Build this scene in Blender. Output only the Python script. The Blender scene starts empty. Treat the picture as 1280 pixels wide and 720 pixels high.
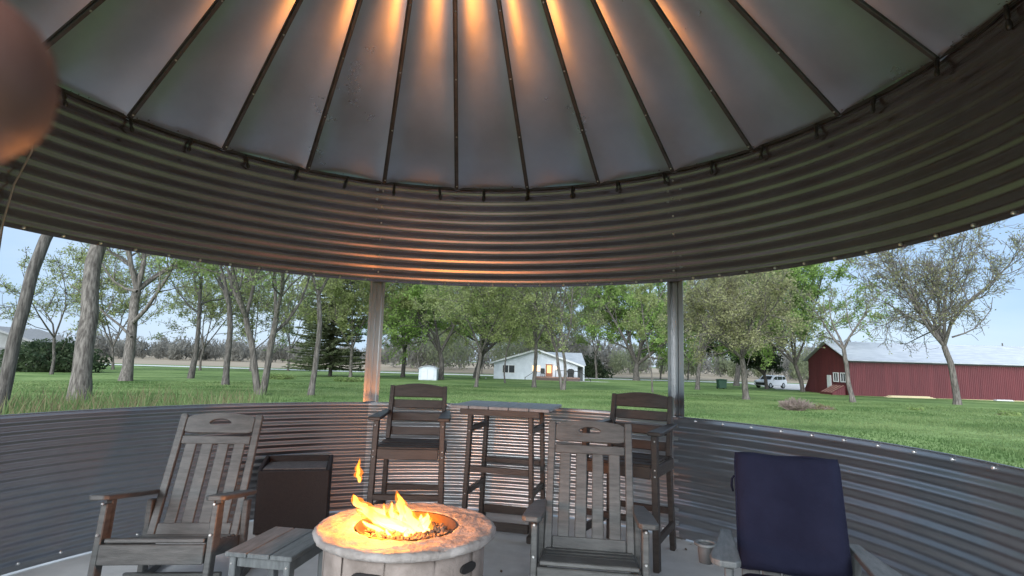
import bpy, bmesh, math, random
import numpy as np
from mathutils import Vector, Matrix
PI = math.pi
R_ = math.radians
scene = bpy.context.scene
COL = scene.collection

# ------------------------------------------------------------------ camera
RB = 2.9                       # radius of the round shelter
CX, CY = -0.456, 2.852         # its centre
CAMZ = 1.452
cam_d = bpy.data.cameras.new('camera')
cam = bpy.data.objects.new('camera', cam_d); COL.objects.link(cam)
pit, roll = 0.1330, 0.0291
fw = Vector((0, math.cos(pit), math.sin(pit))); rt0 = Vector((1, 0, 0)); up0 = rt0.cross(fw)
rt = rt0*math.cos(roll) + up0*math.sin(roll); upv = up0*math.cos(roll) - rt0*math.sin(roll)
M = Matrix((rt, upv, -fw)).transposed().to_4x4(); M.translation = (0, 0, CAMZ)
cam.matrix_world = M
cam_d.sensor_width = 36; cam_d.lens = 36*696.29/1280
cam_d.clip_start = 0.01; cam_d.clip_end = 5000
cam_d.dof.use_dof = True; cam_d.dof.focus_distance = 6.0; cam_d.dof.aperture_fstop = 15
scene.camera = cam

# ------------------------------------------------------------------ sky, sun, exposure
SUN_EL, SUN_AZ = R_(30), R_(196)          # azimuth clockwise from +Y: behind the camera, to the left
world = bpy.data.worlds.new('World'); scene.world = world; world.use_nodes = True
nt = world.node_tree; nt.nodes.clear()
sky = nt.nodes.new('ShaderNodeTexSky'); sky.sky_type = 'NISHITA'; sky.sun_disc = False
sky.sun_elevation = SUN_EL; sky.sun_rotation = SUN_AZ
sky.air_density = 1.0; sky.dust_density = 0.3; sky.ozone_density = 1.5
bg = nt.nodes.new('ShaderNodeBackground'); bg.inputs['Strength'].default_value = 0.052
wo = nt.nodes.new('ShaderNodeOutputWorld')
tcw = nt.nodes.new('ShaderNodeTexCoord'); mpw = nt.nodes.new('ShaderNodeMapping'); mpw.inputs['Scale'].default_value = (1, 1, 3.2)
cn = nt.nodes.new('ShaderNodeTexNoise'); cn.inputs['Scale'].default_value = 2.2; cn.inputs['Detail'].default_value = 7
nt.links.new(tcw.outputs['Generated'], mpw.inputs[0]); nt.links.new(mpw.outputs[0], cn.inputs['Vector'])
cw = nt.nodes.new('ShaderNodeValToRGB'); cw.color_ramp.elements[0].position = .38; cw.color_ramp.elements[1].position = .68
cw.color_ramp.elements[0].color = (2.8, 4.1, 6.0, 1); cw.color_ramp.elements[1].color = (4.4, 5.3, 6.6, 1)
nt.links.new(cn.outputs['Fac'], cw.inputs[0])
veil = nt.nodes.new('ShaderNodeMix'); veil.data_type = 'RGBA'; veil.inputs['Factor'].default_value = .84      # thin high cloud over the clear sky
nt.links.new(sky.outputs[0], veil.inputs[6]); nt.links.new(cw.outputs[0], veil.inputs[7]); nt.links.new(veil.outputs[2], bg.inputs[0])
nt.links.new(bg.outputs[0], wo.inputs[0])
sd = bpy.data.lights.new('sun', 'SUN'); sd.energy = 2.1; sd.angle = R_(65); sd.color = (.93, .97, 1)
sun = bpy.data.objects.new('sun', sd); COL.objects.link(sun)
dsun = Vector((math.sin(SUN_AZ)*math.cos(SUN_EL), math.cos(SUN_AZ)*math.cos(SUN_EL), math.sin(SUN_EL)))
sun.rotation_euler = (-dsun).to_track_quat('-Z', 'Y').to_euler()
scene.view_settings.view_transform = 'Standard'; scene.view_settings.look = 'None'
scene.view_settings.exposure = 1.7; scene.view_settings.gamma = 1
scene.view_settings.use_curve_mapping = False
scene.render.engine = 'CYCLES'
scene.cycles.use_denoising = True
scene.cycles.max_bounces = 8; scene.cycles.diffuse_bounces = 5; scene.cycles.glossy_bounces = 5
scene.cycles.transparent_max_bounces = 8
scene.cycles.sample_clamp_indirect = 6

# ------------------------------------------------------------------ materials
MATS = {}
def mat(name, c, rough=.6, metal=0.0, c2=None, scale=6.0, stretch=(1, 1, 1), bump=0.0, bscale=None, detail=6, coord='Object',
        spec=.5, rvar=0.0, lo=.35, hi=.65, bstretch=None, voronoi=False):
    m = bpy.data.materials.new(name); m.use_nodes = True; MATS[name] = m
    t = m.node_tree; b = t.nodes['Principled BSDF']
    b.inputs['Roughness'].default_value = rough; b.inputs['Metallic'].default_value = metal
    b.inputs['Specular IOR Level'].default_value = spec
    b.inputs['Base Color'].default_value = (*c, 1)
    tc = t.nodes.new('ShaderNodeTexCoord')
    def noise(sc, st, det=detail):
        mp = t.nodes.new('ShaderNodeMapping'); mp.inputs['Scale'].default_value = st
        t.links.new(tc.outputs[coord], mp.inputs[0])
        n = t.nodes.new('ShaderNodeTexNoise'); n.inputs['Scale'].default_value = sc; n.inputs['Detail'].default_value = det
        n.inputs['Roughness'].default_value = .62
        t.links.new(mp.outputs[0], n.inputs['Vector']); return n
    if c2 is not None:
        n = noise(scale, stretch)
        r = t.nodes.new('ShaderNodeValToRGB'); r.color_ramp.elements[0].position = lo; r.color_ramp.elements[1].position = hi
        r.color_ramp.elements[0].color = (*c, 1); r.color_ramp.elements[1].color = (*c2, 1)
        src = n.outputs['Fac']
        if voronoi:
            v = t.nodes.new('ShaderNodeTexVoronoi'); v.inputs['Scale'].default_value = voronoi
            t.links.new(tc.outputs[coord], v.inputs['Vector'])
            mx = t.nodes.new('ShaderNodeMath'); mx.operation = 'MULTIPLY_ADD'; mx.inputs[1].default_value = .22
            sp = t.nodes.new('ShaderNodeSeparateColor'); t.links.new(v.outputs['Color'], sp.inputs[0])
            t.links.new(sp.outputs[0], mx.inputs[0])
            sb = t.nodes.new('ShaderNodeMath'); sb.operation = 'SUBTRACT'; sb.inputs[1].default_value = .11
            t.links.new(n.outputs['Fac'], sb.inputs[0]); t.links.new(sb.outputs[0], mx.inputs[2]); src = mx.outputs[0]
        t.links.new(src, r.inputs[0]); t.links.new(r.outputs[0], b.inputs['Base Color'])
        if rvar:
            mr = t.nodes.new('ShaderNodeMapRange'); mr.inputs['From Min'].default_value = .3; mr.inputs['From Max'].default_value = .7
            mr.inputs['To Min'].default_value = rough-rvar; mr.inputs['To Max'].default_value = rough+rvar
            t.links.new(src, mr.inputs['Value']); t.links.new(mr.outputs[0], b.inputs['Roughness'])
    if bump:
        n2 = noise(bscale or scale*4, bstretch or stretch)
        bp = t.nodes.new('ShaderNodeBump'); bp.inputs['Strength'].default_value = bump; bp.inputs['Distance'].default_value = .02
        t.links.new(n2.outputs['Fac'], bp.inputs['Height']); t.links.new(bp.outputs[0], b.inputs['Normal'])
    return m
def emis(name, c, strength):
    m = bpy.data.materials.new(name); m.use_nodes = True
    b = m.node_tree.nodes['Principled BSDF']; b.inputs['Base Color'].default_value = (.02, .02, .02, 1)
    b.inputs['Emission Color'].default_value = (*c, 1); b.inputs['Emission Strength'].default_value = strength
    return m
def leafmat(name, c, c2, nsc=.9):
    m = bpy.data.materials.new(name); m.use_nodes = True
    t = m.node_tree; b = t.nodes['Principled BSDF']; out = t.nodes['Material Output']
    b.inputs['Roughness'].default_value = .6; b.inputs['Specular IOR Level'].default_value = .25
    tc = t.nodes.new('ShaderNodeTexCoord')
    n = t.nodes.new('ShaderNodeTexNoise'); n.inputs['Scale'].default_value = nsc; n.inputs['Detail'].default_value = 8
    t.links.new(tc.outputs['Object'], n.inputs['Vector'])
    r = t.nodes.new('ShaderNodeValToRGB'); r.color_ramp.elements[0].position = .36; r.color_ramp.elements[1].position = .64
    r.color_ramp.elements[0].color = (*c, 1); r.color_ramp.elements[1].color = (*c2, 1)
    t.links.new(n.outputs['Fac'], r.inputs[0]); t.links.new(r.outputs[0], b.inputs['Base Color'])
    tr = t.nodes.new('ShaderNodeBsdfTranslucent'); t.links.new(r.outputs[0], tr.inputs['Color'])
    mx = t.nodes.new('ShaderNodeMixShader'); mx.inputs[0].default_value = .55
    t.links.new(b.outputs[0], mx.inputs[1]); t.links.new(tr.outputs[0], mx.inputs[2]); t.links.new(mx.outputs[0], out.inputs[0])
    return m

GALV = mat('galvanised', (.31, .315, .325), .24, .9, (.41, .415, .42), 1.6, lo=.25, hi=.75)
GALVB = mat('galvanised_firelit', (.50, .50, .505), .33, .88, (.62, .62, .62), 1.6, lo=.25, hi=.75)  # same steel made paler, firelight on the far panel put into its colour
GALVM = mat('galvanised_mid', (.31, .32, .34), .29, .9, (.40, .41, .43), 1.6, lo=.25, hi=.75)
GALVU = mat('galvanised_lawn_offset', (.215, .192, .215), .25, .88, (.30, .27, .30), 1.6, lo=.25, hi=.75)  # same sheet steel, colour darkened and tinted magenta against the lawn's reflected green
ROOFM = mat('roof_galvanised', (.47, .525, .585), .285, .88, (.62, .68, .745), 1.7, (1, 1, 1), 0, lo=.2, hi=.8, rvar=.015)
POSTM = mat('post_steel', (.36, .37, .38), .28, .95, (.44, .45, .46), 2)
RIBM = mat('rib_steel', (.07, .07, .072), .45, .6, (.11, .11, .112), 9)
BOLT = mat('bolt_zinc', (.75, .75, .74), .3, .8)
CONC = mat('concrete', (.46, .46, .45), .7, 0, (.66, .66, .65), 2.6, bump=.12, bscale=40, lo=.3, hi=.7)
LUMB = mat('grey_lumber', (.064, .065, .062), .46, 0, (.116, .117, .112), 7, (1, 1, 6), .18, 26, bstretch=(1, 1, 9))
BROWN = mat('brown_lumber', (.030, .022, .018), .45, 0, (.056, .042, .034), 7, (1, 1, 6), .15, 26, bstretch=(1, 1, 9))
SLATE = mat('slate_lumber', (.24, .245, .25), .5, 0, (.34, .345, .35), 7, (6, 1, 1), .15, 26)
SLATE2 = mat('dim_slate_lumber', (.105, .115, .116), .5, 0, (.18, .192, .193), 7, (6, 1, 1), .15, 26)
BOXM = mat('wicker_brown', (.012, .007, .006), .6, 0, (.020, .012, .010), 30, bump=.35, bscale=120)
BOXT = mat('box_lid_plastic', (.085, .08, .08), .5, 0, (.14, .135, .13), 25, bump=.3, bscale=90)
SCREW = mat('screw_steel', (.72, .72, .70), .3, .7)
NAVY = mat('navy_fabric', (.011, .012, .028), .95, 0, (.018, .020, .043), 2.5, bump=.55, bscale=12, spec=.2)
STONE = mat('cast_stone', (.27, .235, .21), .7, 0, (.50, .455, .425), 7, (1, 1, 1), 1.0, 15, lo=.3, hi=.62)
BASEM = mat('pit_base_stone', (.22, .18, .155), .85, 0, (.36, .30, .265), 6, bump=.5, bscale=18)
DARK = mat('dark_void', (.015, .013, .012), .8)
ROCK = mat('lava_rock', (.10, .07, .055), .75, 0, (.30, .22, .17), 14, bump=.5, bscale=40)
BLACK = mat('black_plastic', (.012, .012, .012), .45)
GLASS = mat('window_dark', (.02, .025, .03), .12, 0)
WHITE = mat('white_siding', (.50, .54, .58), .6, 0, (.60, .64, .68), 1.4)
TRIM = mat('white_trim', (.62, .63, .63), .5)
WROOF = mat('white_metal_roof', (.32, .34, .37), .5, 0, (.44, .46, .49), .8, (1, 6, 1))
HROOF = mat('grey_shingle', (.20, .20, .20), .8, 0, (.28, .28, .28), 6)
BRED = mat('barn_red', (.085, .014, .018), .55, 0, (.122, .022, .026), .6, (4, 4, .4), .0)
WOOD = mat('weathered_boards', (.20, .11, .085), .8, 0, (.34, .21, .16), 3)
PINE = mat('new_pine', (.62, .52, .30), .7, 0, (.70, .60, .38), 4)
BARK = mat('bark', (.045, .038, .033), .9, 0, (.155, .138, .122), 15, (1, 1, .14), 1.0, 30, bstretch=(1, 1, .12), lo=.38, hi=.66)
BARK2 = mat('pale_bark', (.060, .050, .043), .9, 0, (.205, .182, .160), 13, (1, 1, .14), 1.0, 26, bstretch=(1, 1, .12), lo=.38, hi=.66)
TWIG = mat('dry_twig', (.17, .125, .105), .9, 0, (.27, .21, .18), 5)
GREENB = mat('bin_green', (.012, .05, .028), .5)
CARW = mat('car_white', (.72, .73, .74), .25, 0)
TYRE = mat('tyre', (.02, .02, .02), .8)
CHROME = mat('wheel_rim', (.5, .5, .5), .3, .9)
SKIN = mat('skin', (.13, .055, .04), .5, 0, (.20, .085, .06), 60, bump=.1, bscale=300)
NAIL = mat('nail', (.55, .32, .26), .3)
ASPH = mat('road_chip', (.50, .50, .49), .9, 0, (.58, .58, .57), .8)
GRAVEL = mat('gravel_drive', (.40, .38, .36), .9, 0, (.54, .52, .49), 1.5)
FIELD = mat('field_stubble', (.23, .18, .12), .95, 0, (.33, .27, .19), .05, (1, 4, 1), coord='Object')
SOIL = mat('garden_soil', (.09, .07, .055), .95, 0, (.17, .14, .115), 3)
GREYS = mat('shed_grey', (.16, .16, .155), .7, 0, (.22, .22, .215), 1)
TRIMG = mat('trim_charcoal', (.10, .10, .10), .6)
WARM = emis('lit_window', (1, .55, .22), 1.3)
LAMPW = emis('lit_lamp', (1, .62, .28), 6)
L_GRN = leafmat('leaf_green', (.205, .290, .095), (.340, .430, .165))
L_BRT = leafmat('leaf_bright', (.210, .325, .085), (.340, .460, .145))
L_YEL = leafmat('leaf_olive', (.265, .310, .120), (.390, .430, .190))
L_BUD = leafmat('leaf_bud', (.290, .290, .140), (.400, .395, .210))
L_DRK = leafmat('leaf_dark', (.035, .060, .030), (.085, .115, .055))
L_SPR = leafmat('needle', (.15, .185, .10), (.27, .30, .165))
L_GRS = leafmat('grass_blade', (.100, .172, .055), (.265, .335, .140), .22)
L_DRY = leafmat('dry_grass', (.20, .17, .09), (.32, .27, .15))

# ------------------------------------------------------------------ mesh helpers
class MB:
    def __init__(s): s.v = []; s.f = []
    def add(s, vs, fs):
        n = len(s.v); s.v.extend([tuple(p) for p in vs]); s.f.extend([tuple(i+n for i in f) for f in fs]); return s
    def box(s, c, d, rot=None):
        a, b, e = d[0]/2, d[1]/2, d[2]/2
        vs = [Vector((x, y, z)) for x in (-a, a) for y in (-b, b) for z in (-e, e)]
        if rot is not None: vs = [rot @ p for p in vs]
        c = Vector(c)
        return s.add([p+c for p in vs], [(0, 1, 3, 2), (4, 6, 7, 5), (0, 4, 5, 1), (2, 3, 7, 6), (0, 2, 6, 4), (1, 5, 7, 3)])
    def beam(s, p, q, w, h, side=(1, 0, 0)):
        p, q = Vector(p), Vector(q); d = (q-p).normalized(); sv = Vector(side); sv = (sv-d*sv.dot(d)).normalized(); n = d.cross(sv)
        vs = [e+sv*(a*w/2)+n*(b*h/2) for e in (p, q) for a, b in ((-1, -1), (1, -1), (1, 1), (-1, 1))]
        return s.add(vs, [(3, 2, 1, 0), (4, 5, 6, 7), (0, 1, 5, 4), (1, 2, 6, 5), (2, 3, 7, 6), (3, 0, 4, 7)])
    def tube(s, pts, rads, n=8, cap=True):
        pts = [Vector(p) for p in pts]; base = len(s.v); m = len(pts)
        if not hasattr(rads, '__len__'): rads = [rads]*m
        u = None
        for i, p in enumerate(pts):
            d = (pts[min(i+1, m-1)]-pts[max(i-1, 0)])
            d = d.normalized() if d.length > 1e-9 else Vector((0, 0, 1))
            if u is None: u = d.orthogonal().normalized()
            else:
                u = u-d*u.dot(d); u = u.normalized() if u.length > 1e-6 else d.orthogonal().normalized()
            w = d.cross(u); r = rads[i]
            for k in range(n):
                a = 2*PI*k/n; q = p+u*(r*math.cos(a))+w*(r*math.sin(a)); s.v.append((q.x, q.y, q.z))
        for i in range(m-1):
            for k in range(n):
                k2 = (k+1) % n; s.f.append((base+i*n+k, base+i*n+k2, base+(i+1)*n+k2, base+(i+1)*n+k))
        if cap:
            s.f.append(tuple(base+k for k in range(n))[::-1]); s.f.append(tuple(base+(m-1)*n+k for k in range(n)))
        return s
    def lathe(s, prof, n=48, c=(0, 0, 0), jit=None, closed=False):
        base = len(s.v); m = len(prof)
        for i, (r, z) in enumerate(prof):
            for k in range(n):
                a = 2*PI*k/n; rr = r*(1+(jit(a, i) if jit else 0)); s.v.append((c[0]+rr*math.cos(a), c[1]+rr*math.sin(a), c[2]+z))
        for i in range(m if closed else m-1):
            i2 = (i+1) % m
            for k in range(n):
                k2 = (k+1) % n; s.f.append((base+i*n+k, base+i*n+k2, base+i2*n+k2, base+i2*n+k))
        return s
    def prism(s, poly, o, ax, ay, az, th):
        """polygon (2-D list) placed at o with axes ax, ay and extruded th along az"""
        o, ax, ay, az = Vector(o), Vector(ax), Vector(ay), Vector(az); n = len(poly)
        vs = [o+ax*a+ay*b for a, b in poly]+[o+ax*a+ay*b+az*th for a, b in poly]
        fs = [tuple(range(n))[::-1], tuple(range(n, 2*n))]+[(i, (i+1) % n, n+(i+1) % n, n+i) for i in range(n)]
        return s.add(vs, fs)
    def ringplate(s, outer, inner, o, ax, ay, az, th):
        o, ax, ay, az = Vector(o), Vector(ax), Vector(ay), Vector(az); n = len(outer)
        vs = [o+ax*a+ay*b+az*t for t in (0, th) for L in (outer, inner) for a, b in L]; fs = []
        for i in range(n):
            j = (i+1) % n
            fs += [(i, n+i, n+j, j), (2*n+i, 2*n+j, 3*n+j, 3*n+i), (i, j, 2*n+j, 2*n+i), (n+i, 3*n+i, 3*n+j, n+j)]
        return s.add(vs, fs)
    def build(s, name, m, parent=None, bevel=0, smooth=False, seg=1, fix=True):
        me = bpy.data.meshes.new(name); me.from_pydata(s.v, [], s.f)
        if fix:
            bm = bmesh.new(); bm.from_mesh(me); bmesh.ops.recalc_face_normals(bm, faces=bm.faces); bm.to_mesh(me); bm.free()
        me.materials.append(m)
        if smooth: me.shade_smooth()
        o = bpy.data.objects.new(name, me); COL.objects.link(o)
        if parent is not None: o.parent = parent
        if bevel:
            b = o.modifiers.new('bevel', 'BEVEL'); b.width = bevel; b.segments = seg; b.limit_method = 'ANGLE'; b.harden_normals = False
        return o
def npmesh(name, V, F, m, parent=None, smooth=False):
    me = bpy.data.meshes.new(name); V = np.asarray(V, dtype=np.float32); F = np.asarray(F, dtype=np.int32)
    k = F.shape[1]
    me.vertices.add(len(V)); me.vertices.foreach_set('co', V.ravel())
    me.loops.add(F.size); me.loops.foreach_set('vertex_index', F.ravel())
    me.polygons.add(len(F)); me.polygons.foreach_set('loop_start', np.arange(0, F.size, k, dtype=np.int32))
    me.update(calc_edges=True); me.validate()
    me.materials.append(m)
    if smooth: me.shade_smooth()
    o = bpy.data.objects.new(name, me); COL.objects.link(o)
    if parent is not None: o.parent = parent
    return o
def thing(name, label, cat, loc=(0, 0, 0), rz=0, group=None):
    o = bpy.data.objects.new(name, None); COL.objects.link(o); o.empty_display_size = .1
    o.location = loc; o.rotation_euler = (0, 0, rz); return tag(o, label, cat, group)
def tag(o, label, cat, group=None, kind=None):
    o['label'] = label; o['category'] = cat
    if group: o['group'] = group
    if kind: o['kind'] = kind
    return o
def struct(o): o['kind'] = 'structure'; return o
def kids(o): return [c for c in bpy.data.objects if c.parent == o]
def copy_tree(o, parent=None):
    c = o.copy(); COL.objects.link(c)
    if parent is not None: c.parent = parent
    for ch in kids(o): copy_tree(ch, c)
    return c
def gz(d): return -.25-.008*min(d, 90)
def gxy(x, y): return gz(math.hypot(x, y))

# ------------------------------------------------------------------ ground, road, fields
def ground():
    rs = [0, 3, 5]+list(np.linspace(7, 90, 60))+[100, 130, 180, 260, 400, 700, 1200, 2500]
    n = 120; V = []; rnd = random.Random(4)
    for r in rs:
        for k in range(n):
            a = 2*PI*k/n; z = gz(r)+(rnd.uniform(-.02, .02) if 7 < r < 90 else 0); V.append((r*math.cos(a), r*math.sin(a), z))
    F = [(i*n+k, i*n+(k+1) % n, (i+1)*n+(k+1) % n, (i+1)*n+k) for i in range(len(rs)-1) for k in range(n)]
    m = bpy.data.materials.new('lawn'); m.use_nodes = True; t = m.node_tree; b = t.nodes['Principled BSDF']
    b.inputs['Roughness'].default_value = .9; b.inputs['Specular IOR Level'].default_value = .1
    tc = t.nodes.new('ShaderNodeTexCoord')
    def nz(sc, det, st=(1, 1, 1)):
        mp = t.nodes.new('ShaderNodeMapping'); mp.inputs['Scale'].default_value = st; t.links.new(tc.outputs['Object'], mp.inputs[0])
        q = t.nodes.new('ShaderNodeTexNoise'); q.inputs['Scale'].default_value = sc; q.inputs['Detail'].default_value = det
        t.links.new(mp.outputs[0], q.inputs['Vector']); return q
    a1 = nz(.16, 8, (1, 1.6, 1)); a2 = nz(3.5, 8)
    r1 = t.nodes.new('ShaderNodeValToRGB'); r1.color_ramp.elements[0].position = .34; r1.color_ramp.elements[1].position = .68
    r1.color_ramp.elements[0].color = (.098, .162, .052, 1); r1.color_ramp.elements[1].color = (.230, .310, .122, 1)
    e = r1.color_ramp.elements.new(.5); e.color = (.152, .235, .080, 1)
    r2 = t.nodes.new('ShaderNodeValToRGB'); r2.color_ramp.elements[0].position = .3; r2.color_ramp.elements[1].position = .7
    r2.color_ramp.elements[0].color = (.5, .5, .45, 1); r2.color_ramp.elements[1].color = (1.15, 1.1, 1.05, 1)
    mx = t.nodes.new('ShaderNodeMix'); mx.data_type = 'RGBA'; mx.blend_type = 'MULTIPLY'; mx.inputs['Factor'].default_value = .8
    t.links.new(a1.outputs['Fac'], r1.inputs[0]); t.links.new(a2.outputs['Fac'], r2.inputs[0])
    t.links.new(r1.outputs[0], mx.inputs[6]); t.links.new(r2.outputs[0], mx.inputs[7]); t.links.new(mx.outputs[2], b.inputs['Base Color'])
    bp = t.nodes.new('ShaderNodeBump'); bp.inputs['Strength'].default_value = .8; bp.inputs['Distance'].default_value = .08
    t.links.new(a2.outputs['Fac'], bp.inputs['Height']); t.links.new(bp.outputs[0], b.inputs['Normal'])
    struct(npmesh('ground', V, F, m, smooth=True))
ground()
def sheet(name, poly, m, lift, n=1):
    """flat outline following the ground; poly given as a list of (x, y) strips left/right"""
    V = []; F = []
    for (a, b) in poly: V += [(a[0], a[1], gxy(*a)+lift), (b[0], b[1], gxy(*b)+lift)]
    for i in range(len(poly)-1): F.append((2*i, 2*i+1, 2*i+3, 2*i+2))
    return struct(npmesh(name, V, F, m))
sheet('road', [((x, 98), (x, 104.5)) for x in range(-300, 301, 20)], ASPH, .02)
sheet('field', [((x, 112), (x, 900)) for x in range(-900, 901, 100)], FIELD, .012)
sheet('driveway', [((33+i*1.1, 70+i*3.5-1.5*math.sin(i*.7)), (43.5+i*1.3, 66.5+i*3.8)) for i in range(9)], GRAVEL, .012)
sheet('patio', [((8.2, 78.5), (8.4, 80.5)), ((10, 77.6), (10.2, 80.6)), ((13, 77.6), (12.8, 80.2)), ((14, 78.4), (14, 79.4))], GRAVEL, .03)

# ------------------------------------------------------------------ grass
def blades(name, x, y, h, w, m, lean=.35, seed=1, z=None):
    rng = np.random.default_rng(seed); n = len(x)
    d = np.hypot(x, y); gzv = -.25-.008*np.minimum(d, 90) if z is None else z
    a = rng.uniform(0, 2*np.pi, n); la = rng.uniform(0, 2*np.pi, n); ll = rng.uniform(0, lean, n)*h
    bx, by = np.cos(a)*w/2, np.sin(a)*w/2; lx, ly = np.cos(la)*ll, np.sin(la)*ll
    V = np.stack([np.stack([x-bx, y-by, gzv-.02], 1), np.stack([x+bx, y+by, gzv-.02], 1),
                  np.stack([x+bx*.6+lx*.4, y+by*.6+ly*.4, gzv+h*.6], 1), np.stack([x+lx, y+ly, gzv+h], 1),
                  np.stack([x-bx*.6+lx*.4, y-by*.6+ly*.4, gzv+h*.6], 1)], 1).reshape(-1, 3)
    i = np.arange(n)*5
    F = np.concatenate([np.stack([i, i+1, i+2, i+4], 1), np.stack([i+4, i+2, i+3, i+3], 1)])
    # second one as a triangle: keep quads only by repeating is invalid, so build tris
    F = np.concatenate([np.stack([i, i+1, i+2], 1), np.stack([i, i+2, i+4], 1), np.stack([i+4, i+2, i+3], 1)])
    return npmesh(name, V, F, m)
rng = np.random.default_rng(7)
def polar(n, r0, r1, a0, a1, p=1.6):
    r = r0+(r1-r0)*rng.random(n)**p; a = np.radians(rng.uniform(a0, a1, n)); return r*np.sin(a), r*np.cos(a), r
x, y, r = polar(150000, 7.0, 48, -46, 46)
clump = .5+.5*np.sin(x*.9+np.sin(y*.7)*2)*np.sin(y*.8+np.sin(x*.5)*2)
o = blades('grass', x, y, (.035+.05*rng.random(len(x)))*(.6+.7*clump), .012+.0011*r, L_GRS)
tag(o, 'short bright green lawn grass around the shelter', 'grass', kind='stuff')
x, y, r = polar(5200, 11, 25, -47, -22, 1.0); k = rng.random(len(x)) < .75-.022*(r-11); x, y, r = x[k], y[k], r[k]
o = blades('tall_grass', x, y, .25+.55*rng.random(len(x))**1.5, .02+.0012*r, L_GRS, .6, 3)
tag(o, 'unmown green grass at the foot of the two near trunks', 'tall grass', kind='stuff')
x, y, r = polar(1500, 11, 24, -46, -24, 1.0)
o = blades('dry_grass', x, y, .25+.65*rng.random(len(x))**1.3, .014+.0009*r, L_DRY, .7, 5)
tag(o, 'straw coloured dead stalks among the unmown grass', 'dry grass', kind='stuff')

# ------------------------------------------------------------------ slab and round shelter
m_ = MB().lathe([(0.001, 0), (RB+.42, 0), (RB+.44, -.02), (RB+.44, -.6), (.001, -.6)], 96, (CX, CY, 0))
struct(m_.build('floor', CONC))

gaz = thing('gazebo', 'round galvanised steel gazebo with corrugated walls and a conical roof', 'gazebo', (CX, CY, 0))
Z0, Z1, Z2, ZE = .012, 1.020, 2.227, 3.275
PITCH = (ZE-Z2)/10.0
POSTS = [48.2+60*k for k in range(6)]            # 48 108 168 228 288 348
def corr(z0, z1, waves, a0, a1, segs=40, amp=.0068, lap=0.0):
    nz = waves*12; V = []; F = []; rr = random.Random(int(a0*7+z0*11))
    ph = [rr.uniform(0, 6) for _ in range(4)]
    for j in range(nz+1):
        t = j/nz; z = z0+(z1-z0)*t; c = math.sin(2*PI*waves*t+.3)
        edge = min(1, t*waves*1.6, (1-t)*waves*1.6)
        for i in range(segs+1):
            a = R_(a0+(a1-a0)*i/segs)
            wob = .0022*math.sin(a*9+ph[0]+z*2)+.0016*math.sin(a*17+ph[1]-z*5)
            r = RB+amp*c*edge+wob+lap
            V.append((r*math.cos(a), r*math.sin(a), z))
    w = segs+1
    for j in range(nz):
        for i in range(segs): F.append((j*w+i, j*w+i+1, (j+1)*w+i+1, (j+1)*w+i))
    return V, F
def bolt_at(a, z, parent, r=.0085, inset=-.010):
    rr = RB+inset; a = R_(a)
    b = MB(); nrm = Vector((-math.cos(a), -math.sin(a), 0)); p = Vector((rr*math.cos(a), rr*math.sin(a), z))
    b.tube([p-nrm*.012, p, p+nrm*.004, p+nrm*.0065], [r*1.25, r*1.25, r*.95, r*.4], 8)
    return b.build('bolt', BOLT, parent, smooth=True)
for k in range(6):
    a0 = 48.2+60*k; a1 = a0+60
    V, F = corr(Z2, ZE, 10, a0-.4, a1+.4, lap=.0012*(k % 2))
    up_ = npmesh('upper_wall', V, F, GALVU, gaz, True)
    if k in (5, 0, 1):
        for i in range(12 if k != 5 else 14):
            aa = a0+2.5+i*4.9
            if aa < a1-1: bolt_at(aa, Z2+.018, up_)
        if k != 5:
            for i in range(6): bolt_at(a0+.1, Z2+.10+i*.17, up_, .007)
    if k != 3:                                       # the doorway is between 228 and 288 degrees
        V, F = corr(Z0, Z1, 10 if k in (4, 5, 2) else 17, a0-.4, a1+.4, amp=.0068 if k in (4, 5, 2) else .0056, lap=.0012*(k % 2))
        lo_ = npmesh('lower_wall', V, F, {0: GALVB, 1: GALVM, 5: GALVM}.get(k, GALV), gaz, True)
        if k == 5:
            for i in range(12): bolt_at(a0+2.5+i*4.9, Z1-.022, lo_)
        if k in (1, 2, 0):
            for i in range(12): bolt_at(a0+2.5+i*4.9, Z0+.045, lo_)
        # rolled hem along the top
        for nm, zz in (('top_hem', Z1),):
            b = MB(); b.tube([((RB)*math.cos(R_(a0+60*i/30)), (RB)*math.sin(R_(a0+60*i/30)), zz) for i in range(31)], .006, 6)
            b.build(nm, GALV, gaz, smooth=True)
def post(a):
    """hat-section steel post just outside the sheets"""
    a = R_(a); n = Vector((math.cos(a), math.sin(a), 0)); t = Vector((-n.y, n.x, 0))
    prof = [(-.075, 0), (-.05, 0), (-.044, .05), (-.008, .05), (-.004, .036), (.004, .036), (.008, .05), (.044, .05), (.05, 0), (.075, 0)]
    prof2 = [(x, d-.004) for x, d in prof][::-1]
    b = MB(); o = n*(RB+.012)
    poly = prof+prof2
    b.prism(poly, o+Vector((0, 0, -.0)), t, n, Vector((0, 0, 1)), 3.25)
    return b
for a in POSTS:
    post(a).build('post', POSTM, gaz, fix=True)
SLOPE = .7325; RE = RB+.16
def rz_(r): return ZE+.004+SLOPE*(RB-r)
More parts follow.
